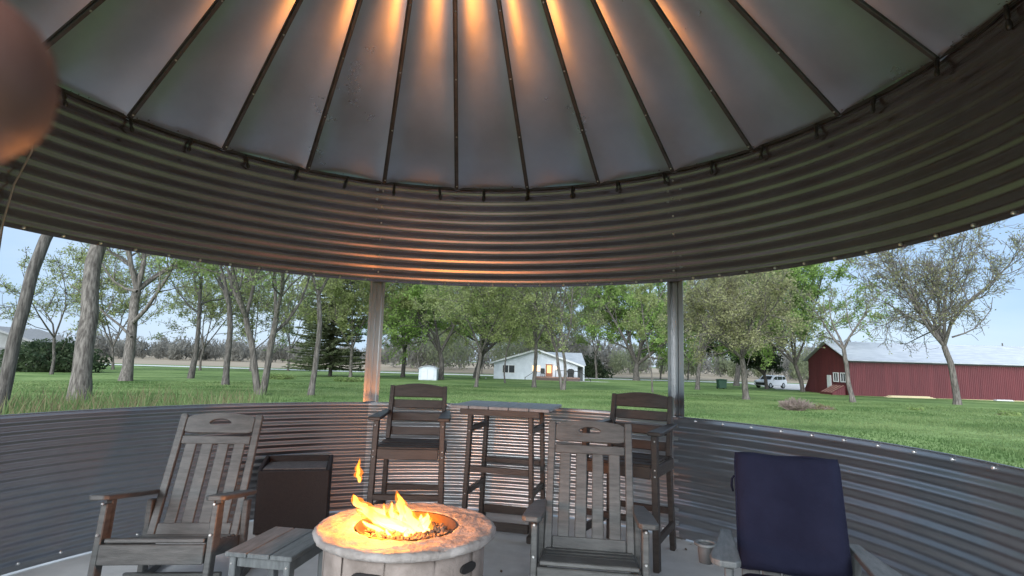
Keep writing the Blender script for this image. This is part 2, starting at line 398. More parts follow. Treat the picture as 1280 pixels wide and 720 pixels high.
for k in range(24):
    a0 = 3.15+15*k; V = []; F = []; ns, nr = 10, 18; rr = random.Random(k*5+1)
    p1, p2, p3 = rr.uniform(0, 6), rr.uniform(0, 6), rr.uniform(.6, 1.4)
    for j in range(nr+1):
        r = .38+(RE-.38)*j/nr
        for i in range(ns+1):
            t = i/ns; a = R_(a0+15*t); u = abs(2*t-1)
            bow = .046*(r/RB)*(u**2.6)*-1 - .010*p3*math.sin(PI*t)*math.sin(j*.55+p1)*(r/RB)
            V.append((r*math.cos(a), r*math.sin(a), rz_(r)+bow+.018*(r/RB)+.012*max(0, j-nr+3)*0))
    w = ns+1
    for j in range(nr):
        for i in range(ns): F.append((j*w+i, j*w+i+1, (j+1)*w+i+1, (j+1)*w+i))
    npmesh('roof_panel', V, F, ROOFM, gaz, True)
    a = R_(a0); d = Vector((math.cos(a), math.sin(a), 0)); t = Vector((-d.y, d.x, 0))
    b = MB()
    p, q = d*.40+Vector((0, 0, rz_(.40)-.018)), d*(RB-.012)+Vector((0, 0, rz_(RB-.012)-.026))
    b.beam(p, q, .030, .034, t)
    b.beam(p+t*.019+Vector((0, 0, .012)), q+t*.019+Vector((0, 0, .012)), .012, .02, t)
    rb = b.build('roof_rib', RIBM, gaz, .004)
    if 15 < (a0 % 360) < 170:
        bb = MB()
        for i in range(5):
            s = .22+.19*i; c_ = p.lerp(q, s)+Vector((0, 0, -.020)); bb.tube([c_, c_-Vector((0, 0, .009))], [.009, .006], 6)
        bb.build('rib_bolts', BOLT, rb)
MB().lathe([(.0, .10), (.40, -.02), (.44, -.06)], 32, (0, 0, rz_(.40)+.02)).build('roof_cap', ROOFM, gaz, smooth=True)
# angle ring under the eave
b = MB(); b.lathe([(RB-.014, ZE-.018), (RB-.006, ZE-.018), (RB-.006, ZE+.004), (RB-.014, ZE+.004)], 120, closed=True)
b.build('eave_ring', RIBM, gaz)
# bits of debris caught along the eave
rr = random.Random(9); b = MB()
for i in range(150):
    a = R_(rr.uniform(-20, 190)); r = RB-.022-rr.random()*.022; z = rz_(r)-.028+rr.uniform(-.012, .012); s = rr.uniform(.005, .016)
    c_ = Vector((r*math.cos(a), r*math.sin(a), z)); q = [c_+Vector((rr.uniform(-s, s), rr.uniform(-s, s), rr.uniform(-s*.6, s*.6))) for _ in range(4)]
    b.add(q, [(0, 1, 2), (0, 2, 3), (0, 3, 1), (1, 3, 2)])
o = b.build('eave_litter', TRIMG, gaz); o['kind'] = 'stuff'

# string lights round the eave
sl = thing('string_lights', 'black string lights with hanging bulbs clipped around the eave', 'string lights', (CX, CY, 0))
pts = []
for i in range(181):
    a = -30+230*i/180; f = ((a-2.8)/9.4) % 1; s = .022*math.sin(PI*f)
    pts.append(((RB-.03)*math.cos(R_(a)), (RB-.03)*math.sin(R_(a)), ZE-.022-s))
MB().tube(pts, .0045, 5).build('cord', BLACK, sl, smooth=True)
BULBM = mat('bulb_glass', (.03, .03, .03), .08, 0)
rr = random.Random(2); proto = None
for i in range(-2, 20):
    a = 2.8+9.4*i
    if proto is None:
        s0 = MB().tube([(0, 0, .012), (0, 0, 0), (0, 0, -.05), (0, 0, -.058)], [.012, .019, .019, .014], 10).build('socket', BLACK, sl, smooth=True)
        MB().lathe([(.010, -.056), (.020, -.078), (.023, -.098), (.016, -.118), (.001, -.124)], 12).build('bulb', BULBM, s0, smooth=True)
        b = MB().box((0, .0, .02), (.03, .016, .022)); b.build('clip', BLACK, s0, .003)
        proto = s0; s = s0
    else: s = copy_tree(proto, sl)
    s.scale = (.68, .68, .82)
    s.location = ((RB-.036)*math.cos(R_(a)), (RB-.036)*math.sin(R_(a)), ZE-.035)
    s.rotation_euler = (rr.uniform(-.25, .25), rr.uniform(-.25, .25), R_(a+90))
b = MB()
b.tube([(-3.20, 3.62, 3.20), (-3.235, 3.55, 3.0), (-3.215, 3.56, 2.75), (-3.245, 3.50, 2.5), (-3.25, 3.47, 2.25), (-3.255, 3.46, 2.0)], .006, 6)
tag(b.build('power_cord', mat('cord_grey', (.3, .3, .29), .6), smooth=True), 'thin grey cord dangling from the eave beside the left post', 'cord')

# ------------------------------------------------------------------ furniture
def screws(o_parent, pts, d=(0, -1, 0), r=.007):
    b = MB(); d = Vector(d)
    for p in pts: p = Vector(p); b.tube([p-d*.002, p+d*.003], [r, r*.7], 8)
    return b.build('screw', SCREW, o_parent, smooth=True)
def rocking_chair(label, loc, rz, tilt):
    root = thing('rocking_chair', label, 'rocking chair', loc, rz, 'grey rocking chairs by the fire')
    T = Matrix.Rotation(R_(-tilt), 4, 'X')                    # lean back about the floor line
    def put(mb, name, m=LUMB, parent=None, bevel=.005):
        mb.v = [tuple(T @ Vector(p)) for p in mb.v]; return mb.build(name, m, parent or root, bevel)
    for s in (-1, 1):
        x = s*.300
        N = 18; up_ = []; lo_ = []
        for i in range(N+1):
            yy = -.42+.98*i/N; zz = .52*(yy-.02)**2*.55+(.0 if yy < .3 else .12*(yy-.3)**2)
            lo_.append((yy, zz)); up_.append((yy, zz+.055))
        put(MB().prism(lo_+up_[::-1], (x-.02, 0, 0), (0, 1, 0), (0, 0, 1), (1, 0, 0), .04), 'rocker')
        lg = put(MB().beam((x, -.295, .05), (x, -.275, .562), .075, .036, (0, 1, 0)).box((x+s*.0, -.24, .45), (.036, .045, .26)), 'leg')
        sb = MB()
        for zz in (.565, .40): sb.tube([(x, -.328, zz), (x, -.336, zz)], [.008, .006], 8)
        put(sb, 'screw', SCREW, lg, 0)
        put(MB().beam((x, .25, .045), (x, .235, .52), .07, .036, (0, 1, 0)), 'leg')
        arm = [(-.055, -.35), (-.035, -.375), (.035, -.375), (.055, -.35), (.055, -.05), (.035, .26), (-.035, .30), (-.055, .0)]
        arm = [(s*a, b_) for a, b_ in arm]
        put(MB().prism(arm, (x+s*.012, 0, .566), (1, 0, 0), (0, 1, -.06), (0, 0, 1), .028), 'armrest')
        put(MB().beam((x-s*.03, -.27, .31), (x-s*.03, .28, .25), .028, .085, (1, 0, 0)), 'side_rail')
    seat = MB()
    for i in range(6):
        yy = -.275+i*.091; zz = .362-.012*i-.010*math.sin(i/5*PI)
        seat.box((0, yy, zz), (.535, .084, .024), Matrix.Rotation(R_(-8), 3, 'X'))
    put(seat, 'seat')
    put(MB().box((0, -.322, .298), (.56, .026, .105)), 'front_apron')
    put(MB().box((0, -.02, .11), (.56, .03, .05)), 'stretcher')
    # back, built in its own leaning frame
    B0 = Vector((0, .215, .318)); th = R_(17); ay = Vector((0, math.sin(th), math.cos(th))); az = Vector((0, -math.cos(th), math.sin(th)))
    X = Vector((1, 0, 0)); H = .782
    for s in (-1, 1):
        put(MB().prism([(-.024, -.12), (.024, -.12), (.024, H-.012), (.018, H), (-.018, H), (-.024, H-.012)], B0+X*s*.256, X, ay, az, .034), 'back_stile')
    n = 40; outer = []; inner = []
    hw, h0, h1 = .230, H-.135, H-.018
    for i in range(n):
        a = 2*PI*(i+.5)/n; ca, sa = math.cos(a), math.sin(a); q = max(abs(ca), abs(sa)); xx, yy = ca/q*hw, sa/q
        top = h1+.028*max(0, math.cos(xx/hw*PI*.5))**.8*(1 if abs(xx) < hw else 0)
        outer.append((xx, (h0+top)/2+yy*(top-h0)/2)); inner.append((ca*.072, h1-.045+sa*.021+.008*math.cos(ca*1.5)))
    put(MB().ringplate(outer, inner, B0+az*.004, X, ay, az, .026), 'head_rail')
    put(MB().prism([(-.230, H-.215), (.230, H-.215), (.230, H-.157), (-.230, H-.157)], B0+az*.004, X, ay, az, .028), 'back_rail')
    put(MB().prism([(-.230, -.02), (.230, -.02), (.230, .055), (-.230, .055)], B0+az*.004, X, ay, az, .028), 'back_rail')
    for xx in (-.162, -.054, .054, .162):
        put(MB().prism([(xx-.037, .05), (xx+.037, .05), (xx+.037, H-.19), (xx-.037, H-.19)], B0+az*.008, X, ay, az, .020), 'back_slat')
    return root
rocking_chair('grey slatted rocking chair standing alone before the dark left wall', (-2.0, 3.58, 0), R_(6), 6)
rocking_chair('grey slatted rocking chair with its back to the bar table, right of the fire pit', (.500, 3.47, 0), R_(-8), 1.5)

def bar_chair(label, loc, rz):
    root = thing('bar_chair', label, 'bar chair', loc, rz, 'tall brown bar chairs by the wall')
    def put(mb, name, parent=None, m=BROWN, bevel=.005): return mb.build(name, m, parent or root, bevel)
    SH = .73
    for s in (-1, 1):
        lg = put(MB().beam((s*.292, -.285, 0), (s*.272, -.262, .955), .062, .045, (0, 1, 0)), 'leg')
        screws(lg, [(s*.279, -.296, .905), (s*.282, -.300, SH-.03), (s*.282, -.302, SH-.075)])
        # rear post runs from the floor to the top of the back with a bend at the seat
        b = MB(); b.beam((s*.268, .275, 0), (s*.250, .225, SH), .062, .04, (0, 1, 0)); b.beam((s*.250, .225, SH-.001), (s*.245, .335, 1.205), .055, .04, (0, 1, 0))
        put(b, 'leg')
        arm = [(-.04, -.335), (.058, -.335), (.066, -.30), (.05, -.02), (.03, .31), (-.03, .31), (-.04, -.02)]
        put(MB().prism([(s*a, c_) for a, c_ in arm], (s*.275, 0, .955), (1, 0, 0), (0, 1, .02), (0, 0, 1), .028), 'armrest')
        put(MB().box((s*.275, -.02, SH-.05), (.03, .50, .085)), 'side_rail')
        put(MB().beam((s*.288, -.27, .20), (s*.27, .26, .20), .03, .06, (1, 0, 0)), 'side_stretcher')
    seat = MB()
    for i in range(5): seat.box((0, -.235+i*.104, SH-.004*abs(i-2.5)), (.505, .097, .024))
    put(seat, 'seat')
    put(MB().box((0, -.297, SH-.052), (.50, .025, .085)), 'front_apron')
    put(MB().box((0, -.285, .335), (.54, .042, .045)), 'footrest')
    put(MB().box((0, .262, .30), (.50, .03, .05)), 'rear_stretcher')
    for i, (z, h) in enumerate(((.80, .075), (.925, .075), (1.04, .078))):
        y = .235+.105*(z-SH)/.47+.002
        put(MB().box((0, y+.008, z), (.462, .022, h), Matrix.Rotation(R_(-13), 3, 'X')), 'back_slat')
    n = 14; top = [(.231-.462*i/n, .055+.028*math.sin(PI*i/n)) for i in range(n+1)]
    poly = [(-.231, -.045), (.231, -.045)]+top
    th = R_(13); put(MB().prism(poly, (0, .330, 1.145), (1, 0, 0), (0, math.sin(th), math.cos(th)), (0, -math.cos(th), math.sin(th)), .024), 'back_slat')
    return root
bar_chair('tall dark brown bar chair facing forward behind the flames, left of the bar table', (-.835, 5.03, 0), R_(3))
bar_chair('tall dark brown bar chair turned sideways between the bar table and the right post', (.985, 4.60, 0), R_(-30))

bt = thing('bar_table', 'tall brown slatted bar table between the two bar chairs by the far wall', 'bar table', (-.005, 5.13, 0), R_(-14))
b = MB()
for i in range(5): b.box((-.352+i*.176, 0, 1.062), (.170, .68, .026))
b.build('tabletop', SLATE, bt, .004)
for s in (-1, 1): MB().box((0, s*.295, 1.022), (.70, .03, .054)).build('apron', BROWN, bt, .004)
for sx in (-1, 1):
    for sy in (-1, 1):
        b = MB().beam((sx*.285+sx*.012, sy*.262, .0), (sx*.265, sy*.25, 1.046), .052, .040, (0, 1, 0))
        lg = b.build('leg', BROWN, bt, .005)
        if sy < 0: screws(lg, [(sx*.268, -.283, .86), (sx*.285, -.290, .34)])
    MB().beam((sx*.278, -.25, .35), (sx*.278, .25, .35), .03, .05, (1, 0, 0)).build('side_stretcher', BROWN, bt, .004)
    MB().beam((sx*.268, -.25, .875), (sx*.268, .25, .875), .03, .05, (1, 0, 0)).build('side_stretcher', BROWN, bt, .004)
    MB().box((sx*.298, 0, .028), (.062, .66, .056)).build('foot', BROWN, bt, .006)
for sy in (-1, 1):
    MB().box((0, sy*.25, .54), (.52, .03, .05)).build('stretcher', BROWN, bt, .004)
    MB().box((0, sy*.27, .095), (.54, .034, .07)).build('stretcher', BROWN, bt, .004)

# adirondack-style chair under the navy pad
ac = thing('lounge_chair', 'grey wide-armed lounge chair covered with a navy pad, by the right wall', 'lounge chair', (1.435, 2.87, 0), R_(-19))
for s in (-1, 1):
    arm = [(-.045, -.26), (-.02, -.30), (.05, -.30), (.085, -.27), (.092, -.20), (.06, .05), (.03, .36), (-.03, .36), (-.04, .0)]
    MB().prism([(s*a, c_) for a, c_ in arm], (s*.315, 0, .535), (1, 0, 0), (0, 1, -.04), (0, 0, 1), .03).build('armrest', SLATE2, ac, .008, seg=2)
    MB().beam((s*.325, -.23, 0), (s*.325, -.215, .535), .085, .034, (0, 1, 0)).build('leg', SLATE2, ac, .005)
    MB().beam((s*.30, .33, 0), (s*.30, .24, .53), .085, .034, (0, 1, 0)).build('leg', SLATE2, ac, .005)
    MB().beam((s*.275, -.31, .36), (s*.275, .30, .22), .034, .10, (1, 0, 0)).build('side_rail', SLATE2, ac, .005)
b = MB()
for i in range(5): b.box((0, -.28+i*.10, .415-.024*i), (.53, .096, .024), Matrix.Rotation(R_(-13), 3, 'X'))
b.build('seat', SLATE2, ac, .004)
th = R_(20); ay = Vector((0, math.sin(th), math.cos(th))); az = Vector((0, -math.cos(th), math.sin(th)))
for i in range(5):
    xx = -.2+i*.1
    MB().prism([(xx-.045, -.1), (xx+.045, -.1), (xx+.045, .58-.02*abs(i-2)), (xx-.045, .58-.02*abs(i-2))], Vector((0, .19, .33)), Vector((1, 0, 0)), ay, az, .02).build('back_slat', SLATE2, ac, .004)
MB().box((0, .335, .62), (.50, .03, .06), Matrix.Rotation(-th, 3, 'X')).build('back_brace', SLATE2, ac, .004)
# cup holder clipped to the left armrest: ring plus hanging cup
ch = MB().lathe([(.040, 0), (.056, 0), (.058, .006), (.056, .012), (.040, .012)], 28, (-.425, -.02, .558), closed=True).build('cup_holder', SLATE2, ac, smooth=True)
MB().lathe([(.041, .004), (.038, -.035), (.033, -.085), (.001, -.09)], 24, (-.425, -.02, .558)).build('cup', TRIMG, ch, smooth=True)
MB().box((-.375, -.02, .548), (.05, .05, .018)).build('bracket', TRIMG, ch, .003)

def pad(name, w, l, t, o, ax, ay, az, parent, m, seed=1):
    """soft cushion: rounded slab in a local frame"""
    o, ax, ay, az = map(Vector, (o, ax, ay, az)); nx, ny = 14, 20; V = []; F = []; rr = random.Random(seed)
    top = []; bot = []
    def h(u, v):
        e = min(1, (1-abs(2*u-1))*7)**.5*min(1, (1-abs(2*v-1))*10)**.5
        return t/2*(.35+.65*e)+.004*math.sin(u*6+seed)*math.sin(v*7)
    for sgn in (1, -1):
        for j in range(ny+1):
            for i in range(nx+1):
                u, v = i/nx, j/ny; cu = (u-.5)*w*(1-.012*(abs(2*v-1)**8)); cv = (v-.5)*l*(1-.012*(abs(2*u-1)**6))+.006*math.sin(u*5+seed)*v
                V.append(o+ax*cu+ay*(cv+l/2)+az*(sgn*h(u, v)))
    k = (nx+1)*(ny+1); W = nx+1
    for j in range(ny):
        for i in range(nx):
            q = (j*W+i, j*W+i+1, (j+1)*W+i+1, (j+1)*W+i); F.append(q); F.append(tuple(k+e for e in q[::-1]))
    rim = [i for i in range(nx+1)]+[(j*W+nx) for j in range(1, ny+1)]+[ny*W+i for i in range(nx-1, -1, -1)]+[j*W for j in range(ny-1, 0, -1)]
    for i in range(len(rim)):
        a, c_ = rim[i], rim[(i+1) % len(rim)]; F.append((a, k+a, k+c_, c_))
    b = MB(); b.add(V, F); ob = b.build(name, m, parent, smooth=True)
    sub = ob.modifiers.new('soft', 'SUBSURF'); sub.levels = 1; sub.render_levels = 1
    return ob
cu = thing('chair_cushion', 'navy blue fabric chair pad draped over the grey lounge chair', 'cushion', (1.435, 2.87, 0), R_(-19))
pad('back_pad', .525, .60, .07, Vector((0, .19, .40))+az*.055, (1, 0, 0), ay, az, cu, NAVY, 2)
pad('seat_pad', .525, .50, .07, (0, -.335, .462), (1, 0, 0), (0, .976, -.19), (0, .19, .976), cu, NAVY, 5)
b = MB(); o_ = Vector((0, .19, .40))+az*.055; loop = []
for (u, v, du, dv) in ((-1, 0, 0, 1), (-1, 1, 1, 0), (1, 1, 0, -1), (1, 0, -1, 0)):
    for q in range(12):
        f = q/12; e_ = .035
        uu = u+du*2*f*(1 if du else 0); vv = v+dv*f
        loop.append(o_+Vector((1, 0, 0))*(uu*.2605*(1-.02*max(0, abs(2*vv-1)-.9)*10))+ay*(.60*min(.992, max(.008, vv))+.004*math.sin(q*.9)))
b.tube(loop+[loop[0]], .0055, 6); b.build('piping', NAVY, [c for c in bpy.data.objects if c.name.startswith('back_pad')][0], smooth=True)
b = MB(); c_ = Vector((-.268, .19, .40))+ay*.47+az*.03
b.tube([c_, c_+Vector((-.010, .02, -.02)), c_+Vector((-.012, .03, -.06)), c_+Vector((-.004, .04, -.09))], .006, 6); b.build('tie', NAVY, cu, smooth=True)

st = thing('side_table', 'small low grey slatted table between left rocking chair and fire pit', 'side table', (-1.215, 3.215, 0), R_(-9))
b = MB()
for i in range(3): b.box((-.125+i*.125, 0, .437), (.120, .46, .024))
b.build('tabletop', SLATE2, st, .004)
for sx in (-1, 1):
    for sy in (-1, 1): MB().beam((sx*.152, sy*.19, 0), (sx*.150, sy*.185, .425), .055, .036, (0, 1, 0)).build('leg', SLATE2, st, .004)
    MB().box((sx*.150, 0, .39), (.026, .33, .06)).build('apron', SLATE2, st, .003)
for sy in (-1, 1): MB().box((0, sy*.19, .397), (.26, .024, .05)).build('apron', SLATE2, st, .003)
b = MB()
for sx in (-1, 1): b.tube([(sx*.152, -.212, .39), (sx*.152, -.219, .39)], [.007, .005], 8)
b.build('screw', SCREW, st)

# dark brown storage box with raised lips round its lid
bx = thing('storage_box', 'dark brown storage box with a recessed top beside the left rocking chair', 'storage box', (-1.765, 4.80, 0), R_(14))
MB().box((0, .19, .26), (.565, .38, .50)).build('body', BOXM, bx, .01, seg=2)
MB().box((0, .195, .517), (.50, .33, .014)).build('lid', BOXT, bx, .004)
MB().prism([(0, .51), (.38, .51), (.38, .575), (.30, .57), (.04, .525)], (-.285, 0, 0), (0, 1, 0), (0, 0, 1), (1, 0, 0), .03).build('side_lip', BOXM, bx, .006)
MB().prism([(0, .51), (.38, .51), (.38, .575), (.30, .57), (.04, .525)], (.255, 0, 0), (0, 1, 0), (0, 0, 1), (1, 0, 0), .03).build('side_lip', BOXM, bx, .006)
MB().box((0, .37, .542), (.51, .022, .066)).build('back_lip', BOXM, bx, .006)

rr = random.Random(21); b = MB()
for i in range(90):
    a = rr.uniform(0, 2*PI); r = RB*math.sqrt(rr.random())*.97 if i > 40 else RB*rr.uniform(.86, .98)
    c_ = Vector((CX+r*math.cos(a), CY+r*math.sin(a), .004)); s_ = rr.uniform(.008, .03); t_ = rr.uniform(0, 6)
    d_ = Vector((math.cos(t_), math.sin(t_), 0))*s_; w_ = Vector((-d_.y, d_.x, 0))*.45; h_ = Vector((0, 0, s_*.35))
    b.add([c_-d_+h_*rr.random(), c_-w_, c_+d_+h_*rr.random(), c_+w_+h_*.5, c_-w_*.2+Vector((0, 0, -.002))], [(0, 1, 2), (0, 2, 3), (0, 4, 1)])
tag(b.build('floor_litter', mat('dead_leaf', (.10, .065, .04), .9, 0, (.20, .14, .09), 20)), 'dry leaf scraps scattered on the concrete floor', 'litter', kind='stuff')

# ------------------------------------------------------------------ fire pit and flame
PX, PY = -.510, 3.035
fp = thing('fire_pit', 'round cast stone gas fire pit with a broad pale rim, burning', 'fire pit', (PX, PY, 0))
rr = random.Random(6); jt = [[rr.uniform(-1, 1) for _ in range(96)] for _ in range(16)]
def jrim(a, i):
    k = int(a/(2*PI)*96) % 96; return .006*math.sin(a*7+i)+.004*jt[i % 16][k] if i in (2, 3, 4, 5, 6) else 0
prof = [(.262, .580), (.268, .602)]+[(.275+.018*q, .604) for q in range(10)]+[(.450, .602), (.4600, .594), (.4615, .580), (.455, .566), (.262, .562)]
def znoise(a, r): return .0022*math.sin(a*9+r*60)+.0016*math.sin(a*23-r*110+1)+.0013*math.sin(a*41+r*170+2)
b = MB(); nn_ = 160
b.lathe(prof, nn_, jit=lambda a, i: (.004*math.sin(a*13+i)+.003*math.sin(a*31+2*i)+.0025*math.sin(a*57+i)) if i >= 11 and i <= 15 else 0, closed=True)
b.v = [(x, y, z+(znoise(math.atan2(y, x), math.hypot(x, y)) if z > .59 else 0)) for x, y, z in b.v]
top = b.build('rim', STONE, fp, smooth=True)
bm_ = []
prof = [(.345, .0), (.385, .02), (.392, .20), (.390, .50), (.380, .565)]
def jb(a, i): return .006*math.sin(a*23)+.004*math.sin(a*11+i*2)
MB().lathe(prof, 96, jit=jb).build('base', BASEM, fp, smooth=True)
# block courses on the drum
rr = random.Random(12); 
for row, (z0, z1) in enumerate(((.02, .19), (.20, .36), (.37, .550))):
    n = 11; off = .5*row+.15
    for k in range(n):
        a0 = 2*PI*(k+off)/n+.012; a1 = 2*PI*(k+1+off)/n-.012; mid = math.degrees((a0+a1)/2) % 360
        if not (180 < mid < 360 or mid < 20): continue
        V = []; F = []; ns = 6; r0, r1 = .380, .402+rr.uniform(-.003, .005)
        for j, (r, z) in enumerate(((r0, z0), (r1-.004, z0+.004), (r1, z0+.014), (r1, z1-.014), (r1-.004, z1-.004), (r0, z1))):
            for i in range(ns+1):
                a = a0+(a1-a0)*i/ns; e = .006 if i in (0, ns) else 0; rj = r-e+rr.uniform(-.002, .002)
                V.append((rj*math.cos(a), rj*math.sin(a), z+rr.uniform(-.002, .002)))
        w = ns+1
        for j in range(5):
            for i in range(ns): F.append((j*w+i, j*w+i+1, (j+1)*w+i+1, (j+1)*w+i))
        b = MB(); b.add(V, F); b.build('stone_block', BASEM, fp, smooth=True)
for aa, wd in ((-104, .10), (-33, .07)):
    a = R_(aa); n = Vector((math.cos(a), math.sin(a), 0)); t = Vector((-n.y, n.x, 0))
    b = MB(); pl = [(wd*math.cos(q)*(abs(math.cos(q))**-.4 if abs(math.cos(q)) > .01 else 1)*.8, .022*math.sin(q)) for q in [2*PI*i/20 for i in range(20)]]
    b.prism(pl, n*.398+Vector((0, 0, .475)), t, Vector((0, 0, 1)), n, .012); b.build('vent', DARK, fp)
MB().lathe([(.262, .60), (.257, .604), (.250, .600), (.245, .56), (.215, .545), (.001, .543)], 64).build('burner_bowl', mat('bowl_bronze', (.20, .12, .06), .4, .8), fp, smooth=True)
rr = random.Random(3); b = MB()
ico = bmesh.new(); bmesh.ops.create_icosphere(ico, subdivisions=1, radius=1); ico.verts.ensure_lookup_table()
IV = [v.co.copy() for v in ico.verts]; IF = [tuple(v.index for v in f.verts) for f in ico.faces]; ico.free()
for i in range(420):
    r = .215*math.sqrt(rr.random()); a = rr.uniform(0, 2*PI); s = rr.uniform(.009, .019)
    q = Matrix.Rotation(rr.uniform(0, 6), 3, Vector((rr.uniform(-1, 1), rr.uniform(-1, 1), rr.uniform(-1, 1))).normalized())
    sc = Vector((s*rr.uniform(.7, 1.3), s*rr.uniform(.7, 1.3), s*rr.uniform(.6, 1)))
    c_ = Vector((r*math.cos(a), r*math.sin(a), .552+rr.uniform(0, .018)))
    b.add([q @ Vector((p.x*sc.x*rr.uniform(.8, 1.2), p.y*sc.y, p.z*sc.z))+c_ for p in IV], IF)
o = b.build('lava_rocks', ROCK, fp); o['kind'] = 'stuff'

def flame_mat(name, base, tip, s0, s1, z0, z1, edge=.75):
    m = bpy.data.materials.new(name); m.use_nodes = True; t = m.node_tree; t.nodes.clear()
    out = t.nodes.new('ShaderNodeOutputMaterial'); em = t.nodes.new('ShaderNodeEmission'); tr = t.nodes.new('ShaderNodeBsdfTransparent')
    mx = t.nodes.new('ShaderNodeMixShader'); tc = t.nodes.new('ShaderNodeTexCoord'); sp = t.nodes.new('ShaderNodeSeparateXYZ')
    t.links.new(tc.outputs['Object'], sp.inputs[0])
    mr = t.nodes.new('ShaderNodeMapRange'); mr.inputs['From Min'].default_value = z0; mr.inputs['From Max'].default_value = z1
    t.links.new(sp.outputs['Z'], mr.inputs['Value'])
    n = t.nodes.new('ShaderNodeTexNoise'); n.inputs['Scale'].default_value = 14; n.inputs['Detail'].default_value = 4
    mp = t.nodes.new('ShaderNodeMapping'); mp.inputs['Scale'].default_value = (1, 1, .35)
    t.links.new(tc.outputs['Object'], mp.inputs[0]); t.links.new(mp.outputs[0], n.inputs['Vector'])
    ad = t.nodes.new('ShaderNodeMath'); ad.operation = 'MULTIPLY_ADD'; ad.inputs[1].default_value = .9
    sb = t.nodes.new('ShaderNodeMath'); sb.operation = 'SUBTRACT'; sb.inputs[1].default_value = .45
    t.links.new(mr.outputs[0], sb.inputs[0]); t.links.new(n.outputs['Fac'], ad.inputs[0]); t.links.new(sb.outputs[0], ad.inputs[2])
    cr = t.nodes.new('ShaderNodeValToRGB'); cr.color_ramp.elements[0].position = .15; cr.color_ramp.elements[1].position = .9
    cr.color_ramp.elements[0].color = (*base, 1); cr.color_ramp.elements[1].color = (*tip, 1)
    st_ = t.nodes.new('ShaderNodeMapRange'); st_.inputs['From Min'].default_value = .1; st_.inputs['From Max'].default_value = .9
    st_.inputs['To Min'].default_value = s0; st_.inputs['To Max'].default_value = s1
    t.links.new(ad.outputs[0], cr.inputs[0]); t.links.new(ad.outputs[0], st_.inputs['Value'])
    t.links.new(cr.outputs[0], em.inputs['Color']); t.links.new(st_.outputs[0], em.inputs['Strength'])
    mx.inputs[0].default_value = edge
    t.links.new(tr.outputs[0], mx.inputs[1]); t.links.new(em.outputs[0], mx.inputs[2]); t.links.new(mx.outputs[0], out.inputs[0])
    return m
FM = flame_mat('flame_core', (1, .50, .105), (1, .36, .04), 3.2, 1.3, .04, .22, .75)
FMO = flame_mat('flame_edge', (1, .34, .04), (1, .24, .015), 1.1, .75, .02, .24, .26)
FM2 = flame_mat('flame_lick', (1, .46, .06), (1, .30, .02), 1.5, .9, .25, .38, .7)
fl = thing('flame', 'bright yellow flames blowing to the left above the fire pit', 'fire', (PX, PY, .545))
def tongue(path, rads, m, name, seed, flat=.45, shell=True):
    """a flickering tongue: a lofted, irregular tube along a path, inside a thinner orange one"""
    if shell: tongue([Vector(p)+Vector((0, .004, .004)) for p in path[:-1]]+[Vector(path[-1])+(Vector(path[-1])-Vector(path[-2]))*.22], [r*1.32+.004 for r in rads[:-1]]+[.002], FMO, 'flame_edge', seed+50, flat*1.15, False)
    rr = random.Random(seed); b = MB(); n = 16; V = []; F = []; P = []
    for i in range(len(path)-1):
        for k in range(6):
            t = k/6; P.append((Vector(path[i]).lerp(Vector(path[i+1]), t), rads[i]*(1-t)+rads[i+1]*t))
    P.append((Vector(path[-1]), rads[-1])); ph = [rr.uniform(0, 6) for _ in range(4)]
    for j, (p, r) in enumerate(P):
        for k in range(n):
            a = 2*PI*k/n
            q = r*(1+.30*math.sin(2*a+ph[0]+j*.45)+.20*math.sin(3*a+ph[1]-j*.7)+.14*math.sin(5*a+ph[2]+j*1.1))
            V.append((p.x+q*math.cos(a)+min(.008, r*.4)*math.sin(j*.9+ph[3]), p.y+q*math.sin(a)*flat, p.z+q*.6*math.sin(a*2+ph[3])))
    for j in range(len(P)-1):
        for k in range(n): F.append((j*n+k, j*n+(k+1) % n, (j+1)*n+(k+1) % n, (j+1)*n+k))
    F.append(tuple(range(n))); F.append(tuple((len(P)-1)*n+k for k in range(n)))
    b.add(V, F); ob = b.build(name, m, fl, smooth=True)
    sub = ob.modifiers.new('soft', 'SUBSURF'); sub.levels = 1; sub.render_levels = 1
    return ob
